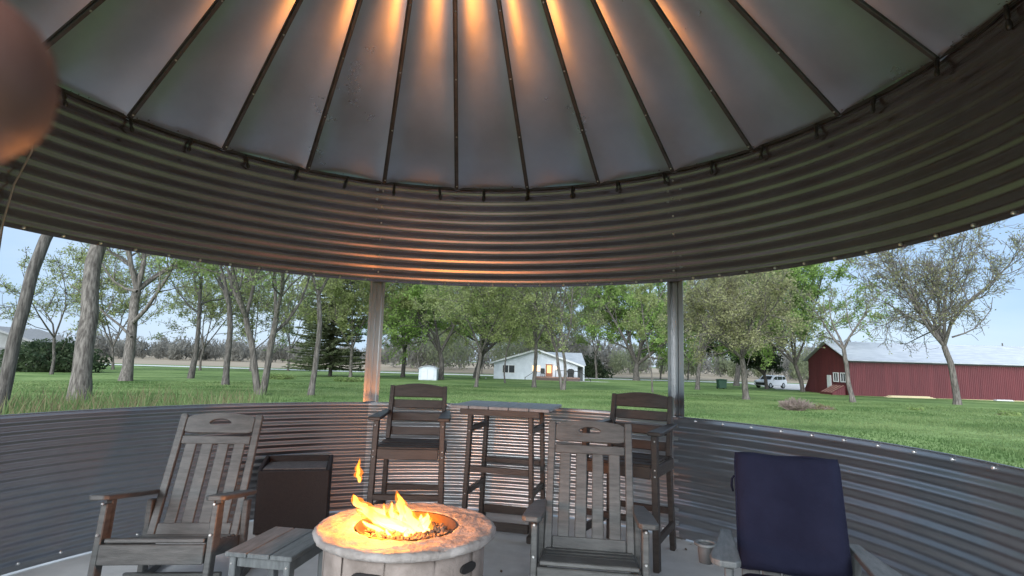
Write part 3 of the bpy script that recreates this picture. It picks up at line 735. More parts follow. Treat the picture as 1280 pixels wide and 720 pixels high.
for i_, (pa, ra) in enumerate((
    ([(.06, -.02, .01), (-.04, -.02, .06), (-.14, -.01, .095), (-.22, 0, .135), (-.268, 0, .165), (-.285, 0, .205)], [.045, .045, .036, .032, .02, .004]),
    ([(-.06, -.01, .02), (-.15, -.01, .075), (-.21, -.005, .11), (-.262, 0, .13)], [.03, .028, .02, .003]),
    ([(-.10, -.03, .015), (-.17, -.03, .05), (-.225, -.03, .08)], [.025, .018, .003]),
    ([(-.01, 0, .01), (-.025, 0, .09), (-.03, 0, .15), (-.058, 0, .222)], [.042, .036, .024, .003]),
    ([(-.05, .01, .01), (-.065, .01, .08), (-.085, .01, .12), (-.088, .01, .168)], [.034, .026, .015, .003]),
    ([(.03, -.03, .01), (.03, -.03, .07), (.01, -.02, .12), (-.012, -.02, .165)], [.04, .034, .022, .003]),
    ([(.08, .01, .01), (.09, .01, .06), (.10, 0, .10), (.105, 0, .145)], [.036, .028, .017, .003]),
    ([(.055, .03, .01), (.06, .03, .06), (.07, .03, .095), (.066, .03, .125)], [.032, .024, .014, .003]),
    ([(-.10, .02, .01), (-.10, .02, .06), (-.13, .02, .09), (-.13, .02, .15)], [.036, .026, .016, .003]),
    ([(.02, -.10, .012), (.015, -.10, .04), (.02, -.10, .075)], [.018, .012, .002]),
    ([(-.06, -.09, .012), (-.075, -.09, .035), (-.09, -.09, .06)], [.016, .011, .002]))):
    tongue([(p[0], p[1], .01+(p[2]-.01)*(.95 if p[0] < .02 else .78)) for p in pa], [q*.80 for q in ra], FM, 'flame_tongue', i_+1)
tongue([(-.258, 0, .262), (-.268, 0, .29), (-.272, 0, .33), (-.268, 0, .375)], [.003, .010, .007, .0015], FM2, 'flame_lick', 8)
ld = bpy.data.lights.new('fire_light', 'POINT'); ld.energy = 22; ld.color = (1, .30, .04); ld.shadow_soft_size = .10
lo = bpy.data.objects.new('fire_light', ld); COL.objects.link(lo); lo.location = (-.14, -.02, .15); lo.parent = fl

# ------------------------------------------------------------------ trees
def rot_about(d, ang, az_):
    u = d.orthogonal().normalized(); w = d.cross(u); s = u*math.cos(az_)+w*math.sin(az_); return (d*math.cos(ang)+s*math.sin(ang)).normalized()
def tree(name, label, x, y, h, r, fork=.3, nlead=3, spread=28, nch=(7, 6, 4), leaf=None, nleaf=9000, lsize=.12, bark=None, lean=(0, 0), seed=1,
         excur=False, low=.3, droop=0, cat='tree', bias=None, brl=.5, stems=1, stub=None, spread2=48):
    rr = random.Random(seed); z0 = gxy(x, y); r = r*.88
    root = thing(name, label, cat, (x, y, z0-.05), 0, None)
    b = MB(); tips = []
    dist = math.hypot(x, y); minr = .00028*dist
    def branch(p, d, L, r0, r1, lev, sides):
        n = (7, 5, 4, 3)[min(lev, 3)]; pts = [p]; q = p.copy(); dd = d.copy(); wig = (.06, .16, .22, .28)[min(lev, 3)]
        for i in range(n):
            dd = (dd+Vector((rr.gauss(0, wig), rr.gauss(0, wig), rr.gauss(0, wig)+(.07 if lev > 0 else .02)-droop*(lev > 1)))).normalized()
            q = q+dd*(L/n); pts.append(q.copy())
        rads = [max(minr, r0+(r1-r0)*i/n) for i in range(n+1)]
        b.tube(pts, rads, sides, cap=False); return pts, rads, dd
    def subdivide(pts, rads, L, lev):
        if lev >= 3:
            tips.append(pts); return
        k = nch[lev]; az0 = rr.uniform(0, 6)
        for i in range(k):
            t = .22+.76*(i+rr.random())/k if lev > 0 or not excur else low+(.97-low)*(i+rr.random()*.8)/k
            f = t*(len(pts)-1); i0 = min(int(f), len(pts)-2); p = pts[i0].lerp(pts[i0+1], f-i0); rd = rads[i0]*(1-f+i0)+rads[i0+1]*(f-i0)
            d = (pts[i0+1]-pts[i0]).normalized()
            ang = R_(rr.uniform(spread2*.7, spread2*1.25)); d2 = rot_about(d, ang, az0+2.4*i+rr.uniform(-.5, .5))
            if excur and lev == 0: LL = L*brl*(1-.62*(t-low)/(1-low))*rr.uniform(.8, 1.15)
            else: LL = L*rr.uniform(.42, .68)*(1-.35*t)
            pp, rd2, _ = branch(p, d2, LL, rd*.55, rd*.16, lev+1, (7, 5, 4, 3)[min(lev+1, 3)])
            subdivide(pp, rd2, LL, lev+1)
        if lev >= 2: tips.append(pts[len(pts)//2:])
    for s_ in range(stems):
        d0 = Vector((lean[0]+(s_-.5*(stems-1))*.22, lean[1], 1)).normalized(); base = Vector((s_*.5*r*2.2, 0, 0))
        if excur:
            pts, rads, dd = branch(base, d0, h, r, r*.12, 0, 9)
            rads2 = rads
            subdivide(pts, rads, h, 0)
        else:
            pts, rads, dd = branch(base, d0, h*fork, r, r*.78, 0, 10)
            az0 = rr.uniform(0, 6)
            for i in range(nlead):
                d2 = rot_about(dd, R_(spread*rr.uniform(.6, 1.2)) if nlead > 1 else .05, az0+2*PI*i/nlead+rr.uniform(-.4, .4))
                LL = h*(1-fork)*rr.uniform(.82, 1.08)
                pp, rd2, _ = branch(pts[-1], d2, LL, r*.56, r*.09, 1, 8)
                # the leader itself behaves as level 0 for its children
                k = nch[0]; a1 = rr.uniform(0, 6)
                for j in range(k):
                    t = .12+.84*(j+rr.random())/k; f = t*(len(pp)-1); i0 = min(int(f), len(pp)-2); p = pp[i0].lerp(pp[i0+1], f-i0)
                    d = (pp[i0+1]-pp[i0]).normalized(); rd = rd2[i0]
                    d3 = rot_about(d, R_(rr.uniform(spread2*.7, spread2*1.25)), a1+2.4*j)
                    L3 = LL*rr.uniform(.4, .62)*(1-.4*t); p3, r3, _ = branch(p, d3, L3, rd*.5, rd*.14, 2, 5)
                    for jj in range(nch[1]):
                        t2 = .2+.78*(jj+rr.random())/nch[1]; f2 = t2*(len(p3)-1); i2 = min(int(f2), len(p3)-2); pb = p3[i2].lerp(p3[i2+1], f2-i2)
                        d4 = rot_about((p3[i2+1]-p3[i2]).normalized(), R_(rr.uniform(25, 60)), rr.uniform(0, 6.3)); L4 = L3*rr.uniform(.35, .6)
                        p4, r4, _ = branch(pb, d4, L4, r3[i2]*.5, r3[i2]*.15, 3, 4); tips.append(p4)
                        for q_ in range(nch[2]):
                            i4 = rr.randint(0, len(p4)-2); d5 = rot_about((p4[i4+1]-p4[i4]).normalized(), R_(rr.uniform(20, 60)), rr.uniform(0, 6.3))
                            p5, _, _ = branch(p4[i4], d5, L4*rr.uniform(.35, .6), r4[i4]*.5, r4[i4]*.2, 3, 3); tips.append(p5)
                    tips.append(p3[len(p3)//2:])
    for bl in (stub or []):         # individually placed limbs: (height, (dx, dy, dz), length, radius)
        p = d0*bl[0]; pp, rd2, _ = branch(p, Vector(bl[1]).normalized(), bl[2], bl[3], bl[3]*.25, 1, 6)
        for j in range(5):
            i0 = rr.randint(1, len(pp)-2); d3 = rot_about((pp[i0+1]-pp[i0]).normalized(), R_(rr.uniform(30, 60)), rr.uniform(0, 6)); p3, _, _ = branch(pp[i0], d3, bl[2]*.4, bl[3]*.35, bl[3]*.08, 2, 4); tips.append(p3)
    # root flare
    V = np.array(b.v); low_ = V[:, 2] < r*2.2
    if stems == 1:
        k_ = 1+.32*np.clip(1-V[:, 2]/(r*2.2), 0, 1)**2; c0 = np.array([lean[0], lean[1]])*V[:, 2:3]*0
        near = low_ & (np.hypot(V[:, 0], V[:, 1]) < r*2.5)
        V[near, :2] *= k_[near][:, None]
        b.v = [tuple(p) for p in V]
    tr = b.build('trunk', bark or BARK, root, smooth=True, fix=False)
    if leaf is not None and tips:
        rg = np.random.default_rng(seed); A = []; nleaf = int(nleaf*2.9); lsize = lsize*1.08
        for t in tips:
            for i in range(len(t)-1): A.append((*t[i], *t[i+1]))
        A = np.array(A); n = nleaf; w = np.ones(len(A))
        if bias is not None: w = np.exp(-((A[:, 2]-bias[0]*h)/(bias[1]*h))**2)+.03
        # leaf clusters: some twigs carry many, some hardly any
        w = w*rg.gamma(.9, 1, len(A)); w /= w.sum()
        idx = rg.choice(len(A), n, p=w); u = rg.random(n)[:, None]
        P = A[idx, :3]*(1-u)+A[idx, 3:]*u+rg.normal(0, .10+.0012*dist, (n, 3))
        N = rg.normal(0, 1, (n, 3)); N[:, 2] += .6; N /= np.linalg.norm(N, axis=1)[:, None]
        T = np.cross(N, rg.normal(0, 1, (n, 3))); T /= np.linalg.norm(T, axis=1)[:, None]; B = np.cross(N, T)
        s = (lsize*rg.uniform(.5, 1.15, n))[:, None]
        Q = np.stack([P-T*s*.6, P+B*s*.35, P+T*s*.6, P-B*s*.35], 1).reshape(-1, 3)
        F = np.arange(4*n).reshape(-1, 4)
        npmesh('crown', Q, F, leaf, root)
    return root
def spruce(label, x, y, h, rad, seed, clear=.06):
    rr = random.Random(seed); rg = np.random.default_rng(seed); root = thing('spruce_tree', label, 'tree', (x, y, gxy(x, y)-.05))
    b = MB(); b.tube([(0, 0, 0), (.02, 0, h*.5), (0, .02, h)], [.24, .14, .03], 8); Q = []; 
    z = h*clear
    while z < h*.98:
        L = rad*(1-z/h)**.8+.15
        for k in range(9):
            a = rr.uniform(0, 2*PI); LL = L*rr.uniform(.7, 1.1); n = 5; pts = []
            for i in range(n+1):
                t = i/n; pts.append(Vector((LL*t*math.cos(a), LL*t*math.sin(a), z-.25*LL*t+.22*LL*t*t)))
            b.tube(pts, [.03, .026, .022, .018, .014, .01], 3, cap=False)
            for i in range(n):
                for _ in range(int(8+LL*3.2)):
                    p = pts[i].lerp(pts[i+1], rr.random()); s = .46*(1.0-.3*i/n)
                    d = Vector((math.cos(a+rr.uniform(-1, 1)), math.sin(a+rr.uniform(-1, 1)), rr.uniform(-.7, .1))).normalized(); w = d.cross(Vector((rr.uniform(-1, 1), rr.uniform(-1, 1), 1))).normalized()
                    Q += [p-w*s*.30, p+d*s, p+w*s*.30]
        z += .24+.12*rr.random()
    b.build('trunk', BARK, root, smooth=True, fix=False)
    npmesh('crown', [tuple(p) for p in Q], np.arange(len(Q)).reshape(-1, 3), L_SPR, root); return root
def bush(name, label, cat, x, y, rx, ry, h, leaf, n, ls, seed, twigs=60, twigm=None, group=None):
    rg = np.random.default_rng(seed); rr = random.Random(seed); root = thing(name, label, cat, (x, y, gxy(x, y)-.03), 0, group)
    b = MB()
    for i in range(twigs):
        a = rr.uniform(0, 6.3); e = rr.random()**.5; p = Vector((rx*.35*e*math.cos(a), ry*.35*e*math.sin(a), 0)); q = Vector((rx*.95*e*math.cos(a)*rr.uniform(.7, 1.1), ry*.95*e*math.sin(a), h*rr.uniform(.5, 1)*(1-.45*e*e)))
        md = p.lerp(q, .5)+Vector((rr.uniform(-.1, .1), rr.uniform(-.1, .1), .08*h)); b.tube([p, md, q], [.02, .014, .007], 4, cap=False)
        for k in range(2):
            d = Vector((rr.uniform(-.4, .4)*rx, rr.uniform(-.4, .4)*ry, rr.uniform(-.1, .35)*h)); b.tube([md, md+d], [.012, .005], 3, cap=False)
    b.build('stems', twigm or TWIG, root, fix=False)
    if leaf is not None:
        u = rg.normal(0, 1, (n, 3)); u /= np.linalg.norm(u, axis=1)[:, None]; u[:, 2] = np.abs(u[:, 2])
        lump = 1+.22*np.sin(u[:, :1]*5+seed)*np.sin(u[:, 1:2]*4+1)+.15*np.sin(u[:, 2:3]*7+seed)
        P = u*np.array([rx, ry, h])*(rg.random((n, 1))**.35)*lump
        N = rg.normal(0, 1, (n, 3)); T = np.cross(N, rg.normal(0, 1, (n, 3))); T /= np.linalg.norm(T, axis=1)[:, None]; B = np.cross(N/np.linalg.norm(N, axis=1)[:, None], T)
        s = (ls*rg.uniform(.5, 1.2, n))[:, None]
        npmesh('crown', np.stack([P-T*s*.6, P+B*s*.35, P+T*s*.6, P-B*s*.35], 1).reshape(-1, 3), np.arange(4*n).reshape(-1, 4), leaf, root)
    return root

# --- left window
tree('leaning_tree', 'bare leaning trunk at the far left edge of the view', -14.0, 15.6, 13, .19, .55, 2, 18, (7, 5, 3), L_YEL, 2200, .10, BARK, (.17, .05), 11)
tree('old_tree', 'thickest grey trunk with furrowed bark, second from the left', -16.6, 22.0, 17, .38, .46, 3, 16, (7, 5, 3), L_YEL, 2600, .11, BARK2, (.035, 0), 12, stub=[(6.5, (-.7, .2, .75), 4.5, .16), (7.0, (.4, 0, 1), 4, .2)])
tree('forked_tree', 'thick forked grey trunk with bare drooping limbs right of the thickest trunk', -27.4, 40.4, 17, .42, .40, 4, 24, (8, 6, 4), L_YEL, 4200, .12, BARK2, (.01, 0), 13, stub=[(4.2, (1, 0, .85), 7.5, .16), (6.5, (-1, 0, .25), 5, .12), (3.2, (-.8, 0, .9), 6, .10)])
tree('slim_tree', 'slim straight tree with fine bare twigs between two lawn trees', -27.4, 48.6, 16, .26, .3, 1, 8, (14, 6, 4), L_YEL, 3200, .15, BARK, (0, 0), 14, excur=True, low=.30, brl=.34)
tree('sapling', 'small thin bare tree between the leaning and thickest trunks', -40.5, 50.0, 11, .16, .3, 3, 26, (7, 5, 4), L_YEL, 1200, .15, BARK, (.05, 0), 15)
tree('maple_tree', 'dark trunked tree leafing out green, left of the pale twin stems', -19.1, 38.1, 15, .25, .36, 3, 22, (9, 6, 4), L_GRN, 6500, .15, BARK, (0, 0), 16)
tree('twin_tree', 'pale twin-stemmed tree forking high with arching branches', -12.3, 27.8, 13, .20, .30, 3, 24, (9, 6, 4), L_GRN, 5200, .12, BARK2, (.03, 0), 17, stub=[(3.0, (.9, .1, .95), 5.5, .09)], stems=2)
tree('pole_tree', 'pale slender trunk standing in front of the dark spruce', -10.1, 28.9, 13, .17, .4, 2, 16, (9, 6, 4), L_YEL, 5600, .12, BARK2, (.02, 0), 18)
spruce('dark green spruce with drooping boughs near the left post', -21.6, 68.0, 21, 5.4, 19)
tree('young_maple', 'young olive-leaved tree right of the dark spruce', -17.9, 63.5, 15, .22, .22, 3, 24, (10, 6, 4), L_YEL, 9500, .22, BARK2, (0, 0), 20)
# --- middle window
tree('green_tree', 'green leafing tree just right of the left post, left of the white shed', -14.0, 74.0, 16, .32, .22, 3, 30, (10, 6, 4), L_GRN, 9500, .26, BARK, (0, 0), 21)
tree('broad_tree', 'broad bright green tree standing over the white shed', -8.1, 66.5, 16, .38, .20, 4, 32, (10, 6, 4), L_BRT, 11000, .24, BARK, (.02, 0), 22)
tree('olive_tree', 'olive leaved tree on the lawn, nearest of those left of the house', -2.7, 46, 13, .17, .22, 3, 26, (10, 6, 4), L_YEL, 9500, .17, BARK2, (0, 0), 23)
tree('tall_maple', 'tall thick trunked tree left of the white house, farther than the olive one', -4.7, 80.5, 17, .52, .20, 4, 34, (10, 6, 4), L_YEL, 11000, .27, BARK, (0, 0), 24)
tree('dark_sapling', 'thin dark sapling right before the white house wall', -.45, 59.5, 11, .10, .3, 2, 28, (8, 6, 4), L_YEL, 4600, .2, BARK, (0, 0), 25)
tree('house_tree', 'straight bare-limbed tree in front of the peak of the white house', 2.2, 50, 15, .22, .26, 3, 18, (8, 6, 4), L_YEL, 2400, .16, BARK2, (-.01, 0), 26)
tree('double_tree', 'double-stemmed tree standing in front of the house deck', 4.25, 45.4, 14, .16, .22, 3, 18, (8, 6, 4), L_YEL, 3400, .15, BARK2, (0, 0), 27, stems=2)
tree('lime_tree', 'broad lime green tree with a flared trunk right of the house', 21.6, 96.0, 20, .62, .14, 5, 42, (10, 6, 4), L_BRT, 13000, .34, BARK, (0, 0), 28)
tree('white_sapling', 'very thin pale sapling beside the right post', 11.5, 45.3, 10, .075, .3, 1, 8, (9, 5, 3), L_YEL, 1500, .14, BARK2, (0, 0), 29, excur=True, low=.35, brl=.25)
tree('far_tree', 'thin tree behind the dark bush right of the house', 15.6, 101, 17, .22, .25, 3, 22, (9, 6, 4), L_GRN, 5500, .32, BARK2, (0, 0), 30)
# --- right window
tree('grey_tree', 'bare grey upright tree beside the right post with fine twigs', 19.2, 57.6, 14, .26, .2, 4, 20, (9, 7, 4), L_BUD, 3600, .18, BARK, (0, 0), 31)
tree('budding_tree', 'budding brown tree behind, between the grey tree and the low spreading one', 33.0, 82, 17, .45, .2, 4, 28, (9, 7, 4), L_BUD, 7000, .26, BARK, (0, 0), 32)
tree('spreading_tree', 'brownish budding tree with a wide low crown in front of the parked car', 16.1, 38.4, 9.2, .24, .32, 5, 36, (10, 7, 5), L_BUD, 9000, .12, BARK2, (.0, 0), 33, droop=.03)
tree('dark_tree', 'dark low-branched evergreen in front of the white car', 31.6, 69.2, 9, .26, .20, 4, 55, (9, 6, 4), L_DRK, 8000, .26, BARK, (0, 0), 34)
tree('bright_tree', 'vivid green leafy tree left of the red barn', 32.0, 61.5, 16, .26, .20, 5, 40, (11, 7, 4), L_BRT, 17000, .22, BARK, (0, 0), 35)
tree('dead_tree', 'nearly leafless forked tree at the near corner of the red barn', 24.1, 39.6, 8.6, .19, .44, 3, 34, (6, 5, 3), L_YEL, 650, .11, BARK2, (-.02, 0), 36)
tree('barn_tree', 'tall spreading tree with sparse yellow buds before the long barn wall', 32.9, 41.5, 12.9, .27, .34, 6, 30, (11, 8, 5), L_BUD, 4300, .13, BARK2, (0, 0), 37, stub=[(5.0, (1, 0, .35), 5, .07)])
# --- thin trees farther off that close the gaps between the near ones
for nm, lb, x, y, h, lf, nl, sd_ in (
    ('budding_tree', 'fine-twigged pale tree on the far lawn just left of the thickest trunk', -52, 74, 15, L_YEL, 3000, 61),
    ('budding_tree', 'fine-twigged pale tree between the thickest and the forked trunks', -45, 82, 16, L_YEL, 3200, 62),
    ('budding_tree', 'fine-twigged pale tree by the road between the forked and slim trees', -39.5, 86, 16, L_YEL, 3200, 63),
    ('budding_tree', 'pale green thin tree by the road just left of the twin stems', -36.5, 93, 17, L_GRN, 4200, 64),
    ('roadside_tree', 'hazy green tree beyond the road left of the white shed', -17.5, 109, 17, L_GRN, 6500, 65),
    ('roadside_tree', 'hazy green tree beyond the road behind the left end of the house', -5.5, 110, 18, L_YEL, 7000, 66),
    ('roadside_tree', 'hazy green tree beyond the road rising over the house roof peak', 3.5, 111, 17, L_GRN, 6500, 67),
    ('roadside_tree', 'hazy pale tree beyond the road over the right end of the house', 10.5, 112, 16, L_YEL, 5000, 68),
    ('roadside_tree', 'hazy green tree beyond the road left of the right post', 29.5, 110, 17, L_GRN, 6000, 69),
    ('roadside_tree', 'hazy tree beyond the road just right of the right post', 35.5, 112, 17, L_YEL, 6000, 70)):
    tree(nm, lb, x, y, h, .2, .20, 4, 30, (9, 6, 4), lf, nl, .26, BARK2, (0, 0), sd_)
# --- shrubs
bush('shrub', 'low dark green shrub on the lawn left of the spruce', 'shrub', -21.3, 52.3, 1.5, .9, .55, L_GRN, 1300, .16, 41, 20)
bush('shrub', 'low dark green shrub on the lawn under the spruce, by the left post', 'shrub', -14.4, 51, 1.6, .9, .5, L_GRN, 1300, .16, 42, 20)
bush('evergreen_bush', 'large dark evergreen bush behind the leaning trunk', 'bush', -47, 58, 5.0, 4, 3.7, L_DRK, 6500, .34, 43, 30)
bush('round_bush', 'rounded dark green bush across the road right of the house', 'bush', 15.0, 107, 4.2, 3, 4.2, L_DRK, 3500, .4, 44, 25)
bush('brush_pile', 'brown twiggy leafless brush heap on the lawn before the barn', 'brush pile', 14.3, 28.3, .95, .8, .75, None, 0, .1, 45, 260)
bush('ground_shrub', 'pale low hummock of cut brush beside the twiggy heap', 'brush', 16.3, 29.6, .75, .55, .28, L_DRY, 700, .09, 46, 60)
bush('hosta_clump', 'leafy dark green clump on the lawn at the right edge', 'plant', 26.5, 30.0, .6, .5, .25, L_GRN, 320, .14, 47, 8, group='weed clumps before the barn')
bush('hosta_clump', 'small leafy clump on the lawn below the tall barn tree', 'plant', 23.0, 32.0, .5, .4, .22, L_GRN, 260, .14, 48, 8, group='weed clumps before the barn')
# --- far tree line beyond the road: nobody could count it
def treeline(name, label, spans, m_leaf, seed, n_per=900, ls=.6):
    rg = np.random.default_rng(seed); P = []
    for (a0, a1, d0, d1, h0, h1, k) in spans:
        for i in range(k):
            a = math.radians(rg.uniform(a0, a1)); d = rg.uniform(d0, d1); h = rg.uniform(h0, h1); w = h*rg.uniform(.25, .45); cx, cy = d*math.sin(a), d*math.cos(a)
            u = rg.normal(0, 1, (n_per, 3)); u /= np.linalg.norm(u, axis=1)[:, None]; q = u*(rg.random((n_per, 1))**.4)
            P.append(q*np.array([w, w, h*.5])+np.array([cx, cy, gz(d)+h*.52]))
    P = np.concatenate(P); n = len(P); N = rg.normal(0, 1, (n, 3)); T = np.cross(N, rg.normal(0, 1, (n, 3))); T /= np.linalg.norm(T, axis=1)[:, None]
    T[:, 2] += .5; B = np.cross(N/np.linalg.norm(N, axis=1)[:, None], T); s = (ls*rg.uniform(.5, 1.2, n))[:, None]
    o = npmesh(name, np.stack([P-T*s*.7, P+B*s*.16, P+T*s*.7, P-B*s*.16], 1).reshape(-1, 3), np.arange(4*n).reshape(-1, 4), m_leaf)
    return tag(o, label, 'tree line', kind='stuff')
L_FAR = leafmat('far_brown_haze', (.185, .178, .155), (.275, .265, .230), .2)  # distance haze put into the far woods as paler, greyer leaf colours
L_FARG = leafmat('far_green_haze', (.165, .190, .110), (.260, .285, .170), .2)
treeline('treeline', 'hazy grey-brown line of leafless woods beyond the road', [(-48, -12, 210, 330, 4, 9, 260), (-12, 8, 150, 200, 8, 14, 70), (8, 34, 160, 260, 6, 12, 90), (30, 48, 230, 300, 6, 10, 60)], L_FAR, 51, 300, 1.0)
treeline('green_treeline', 'hazy pale green woods behind the white house', [(-12, 6, 125, 165, 9, 15, 22), (10, 30, 140, 200, 5, 10, 24)], L_FARG, 52, 500, .7)

# ------------------------------------------------------------------ white house
HX0, HX1, HY, HZ = -2.3, 9.9, 82.0, -.93
hs = thing('house', 'low white house with a shallow gable, lit door and wooden deck', 'house', ((HX0+HX1)/2, HY, HZ))
W2 = (HX1-HX0)/2; pk = .1
gab = [(-W2, -.3), (W2, -.3), (W2, 2.36), (pk, 4.25), (-W2, 2.30)]
MB().prism(gab, (0, 0, 0), (1, 0, 0), (0, 0, 1), (0, 1, 0), 9).build('wall', WHITE, hs)
b = MB(); b.prism([(W2+.003, -.3), (W2+1.2, -.3), (W2+1.2, 2.2), (W2+.003, 2.33)], (0, 1.4, 0), (1, 0, 0), (0, 0, 1), (0, 1, 0), 6); b.build('porch_wall', WHITE, hs)
MB().box((W2+.55, 1.37, 1.0), (.8, .05, 2.0)).build('porch_screen', TRIMG, hs)
for sgn, e in ((-1, (-W2-.7, 2.12)), (1, (W2+.9, 2.02))):
    p = Vector((pk, 0, 4.29)); q = Vector((e[0], 0, e[1])); d = (q-p).normalized(); nn = Vector((-d.z, 0, d.x)); nn = nn if nn.z > 0 else -nn
    b = MB(); vs = [p+Vector((0, -.45, 0)), q+Vector((0, -.45, 0)), q+Vector((0, 9.4, 0)), p+Vector((0, 9.4, 0))]
    b.add(vs+[v+nn*.16 for v in vs], [(0, 1, 2, 3), (7, 6, 5, 4), (0, 4, 5, 1), (1, 5, 6, 2), (2, 6, 7, 3), (3, 7, 4, 0)]); rf = b.build('roof', HROOF, hs)
    b = MB(); b.beam(p+Vector((0, -.47, .06)), q+Vector((0, -.47, .06)), .05, .24, (0, 1, 0)); b.build('fascia', TRIM, rf)
b = MB(); b.prism([(-2.2, 2.2), (-2.2, 2.3), (3.0, 4.25), (3.0, 4.15)], (pk+.6, 6.6, 0), (0, 1, 0), (0, 0, 1), (1, 0, 0), 7.2); b.build('wing_roof', WROOF, hs)
def window(parent, x, z, w, h, glass=GLASS, y=-.0):
    n = 2; fr = MB()
    for sx in (-1, 1): fr.box((x+sx*(w/2+.04), y-.03, z), (.08, .08, h+.16))
    for sz in (-1, 1): fr.box((x, y-.031, z+sz*(h/2+.04)), (w, .08, .08))
    fr.box((x, y-.029, z), (.10, .07, h)); f = fr.build('window', TRIM, parent)
    MB().box((x, y-.012, z), (w, .02, h)).build('pane', glass, f); return f
window(hs, -3.95, 1.45, 1.7, 1.05); window(hs, .05, 1.65, 1.1, .75, WARM)
dr = MB().box((1.95, -.03, 1.42), (1.0, .07, 1.75)).build('door', mat('door_wood', (.30, .12, .06), .5), hs)
MB().box((1.95, -.07, 1.58), (.62, .02, 1.1)).build('pane', emis('door_light', (1, .45, .18), .75), dr)
b = MB()
for sx in (-1, 1): b.box((1.95+sx*.58, -.03, 1.42), (.14, .08, 1.85))
b.box((1.95, -.03, 2.38), (1.3, .08, .14)); b.build('door_frame', TRIM, dr)
lp = MB().box((2.95, -.08, 1.80), (.14, .12, .34)).build('wall_lamp', BLACK, hs); MB().lathe([(.001, .12), (.09, .05), (.09, -.1), (.001, -.14)], 12, (2.95, -.22, 1.8)).build('bulb', LAMPW, lp)
dk = MB().box((3.0, -1.5, .46), (6.2, 2.8, .12)).build('deck', WOOD, hs)
b = MB(); b.box((3.0, -2.92, .06), (6.2, .04, .7)); b.build('deck_skirt', mat('deck_skirt_wood', (.10, .07, .06), .8), hs)
rl = MB()
for xx in (-.05, .9, 2.7, 4.0, 5.2, 6.05): rl.box((xx, -2.8, .97), (.09, .09, .95))
rl.box((4.4, -2.8, 1.45), (3.4, .08, .07)); rl.beam((-1.6, -2.85, .35), (-.05, -2.8, 1.40), .07, .07); rl.beam((6.05, -2.8, 1.42), (7.6, -2.85, .3), .07, .07); rl.box((-1.6, -2.85, .1), (.09, .09, .7)); rl.box((7.6, -2.85, .05), (.09, .09, .7))
rl.build('railing', BLACK, hs)
b = MB().box((-7.2, -.9, .03), (.16, 2.2, .12)); b.build('downspout', TRIM, hs)
# grill on the deck and a covered chair
gr = thing('grill', 'black covered barbecue grill on the house deck', 'grill', (8.75, 80.6, HZ+.53))
MB().prism([(-.45, .5), (.45, .5), (.5, .8), (.42, 1.08), (.2, 1.2), (-.2, 1.2), (-.42, 1.08), (-.5, .8)], (0, -.3, 0), (1, 0, 0), (0, 0, 1), (0, 1, 0), .6).build('hood', BLACK, gr, .04)
b = MB().box((0, 0, .28), (.86, .55, .44)).box((-.72, 0, .82), (.5, .45, .05)).box((.72, 0, .82), (.5, .45, .05)); b.build('cart', BLACK, gr, .01)
for s in (-1, 1): MB().tube([(s*.35, -.3, .09), (s*.35, .3, .09)], .09, 12).build('wheel', TYRE, gr)
dc = thing('deck_chair', 'black chair on the house deck left of the lit door', 'chair', (4.75, 80.4, HZ+.53))
MB().box((0, 0, .45), (.6, .6, .1)).build('seat', BLACK, dc); MB().box((0, .28, .8), (.6, .08, .7)).build('backrest', BLACK, dc)
for sx in (-1, 1):
    for sy in (-1, 1): MB().box((sx*.26, sy*.26, .2), (.06, .06, .4)).build('leg', BLACK, dc)

# white garden shed
sh = thing('garden_shed', 'small white garden shed with a low arched roof on the lawn', 'shed', (-9.2, 63.4, gxy(-9.2, 63.4)))
prof = [(-1.0, -.1), (1.0, -.1), (1.0, 1.25), (.55, 1.45), (0, 1.52), (-.55, 1.45), (-1.0, 1.25)]
MB().prism(prof, (0, 0, 0), (1, 0, 0), (0, 0, 1), (0, 1, 0), 1.6).build('wall', WHITE, sh)
MB().prism([(-1.1, 1.22), (-1.0, 1.27), (-.56, 1.47), (0, 1.54), (.56, 1.47), (1.0, 1.27), (1.1, 1.22), (1.1, 1.28), (.58, 1.54), (0, 1.61), (-.58, 1.54), (-1.1, 1.28)], (0, -.1, 0), (1, 0, 0), (0, 0, 1), (0, 1, 0), 1.8).build('roof', WROOF, sh)
for s in (-1, 1): MB().box((s*.36, -.02, .62), (.66, .03, 1.12)).build('door', TRIM, sh, .01)
# grey outbuilding at the far left
og = thing('outbuilding', 'low grey outbuilding half hidden behind the leaning trunk', 'outbuilding', (-58, 62, gxy(-58, 62)), R_(8))
MB().prism([(-4.5, -.3), (4.5, -.3), (4.5, 3.2), (0, 4.6), (-4.5, 3.2)], (0, 0, 0), (1, 0, 0), (0, 0, 1), (0, 1, 0), 8).build('wall', GREYS, og)
for s in (-1, 1):
    b = MB(); b.beam((0, -.4, 4.68), (s*5.0, -.4, 3.12), .8*.2, .14, (0, 1, 0)); b.prism([(0, 4.66), (s*5.0, 3.10), (s*5.0, 3.24), (0, 4.80)], (0, -.3, 0), (1, 0, 0), (0, 0, 1), (0, 1, 0), 8.6); b.build('roof', HROOF, og)
MB().box((1.5, -.03, 1.2), (2.6, .06, 2.4)).build('door', TRIMG, og)

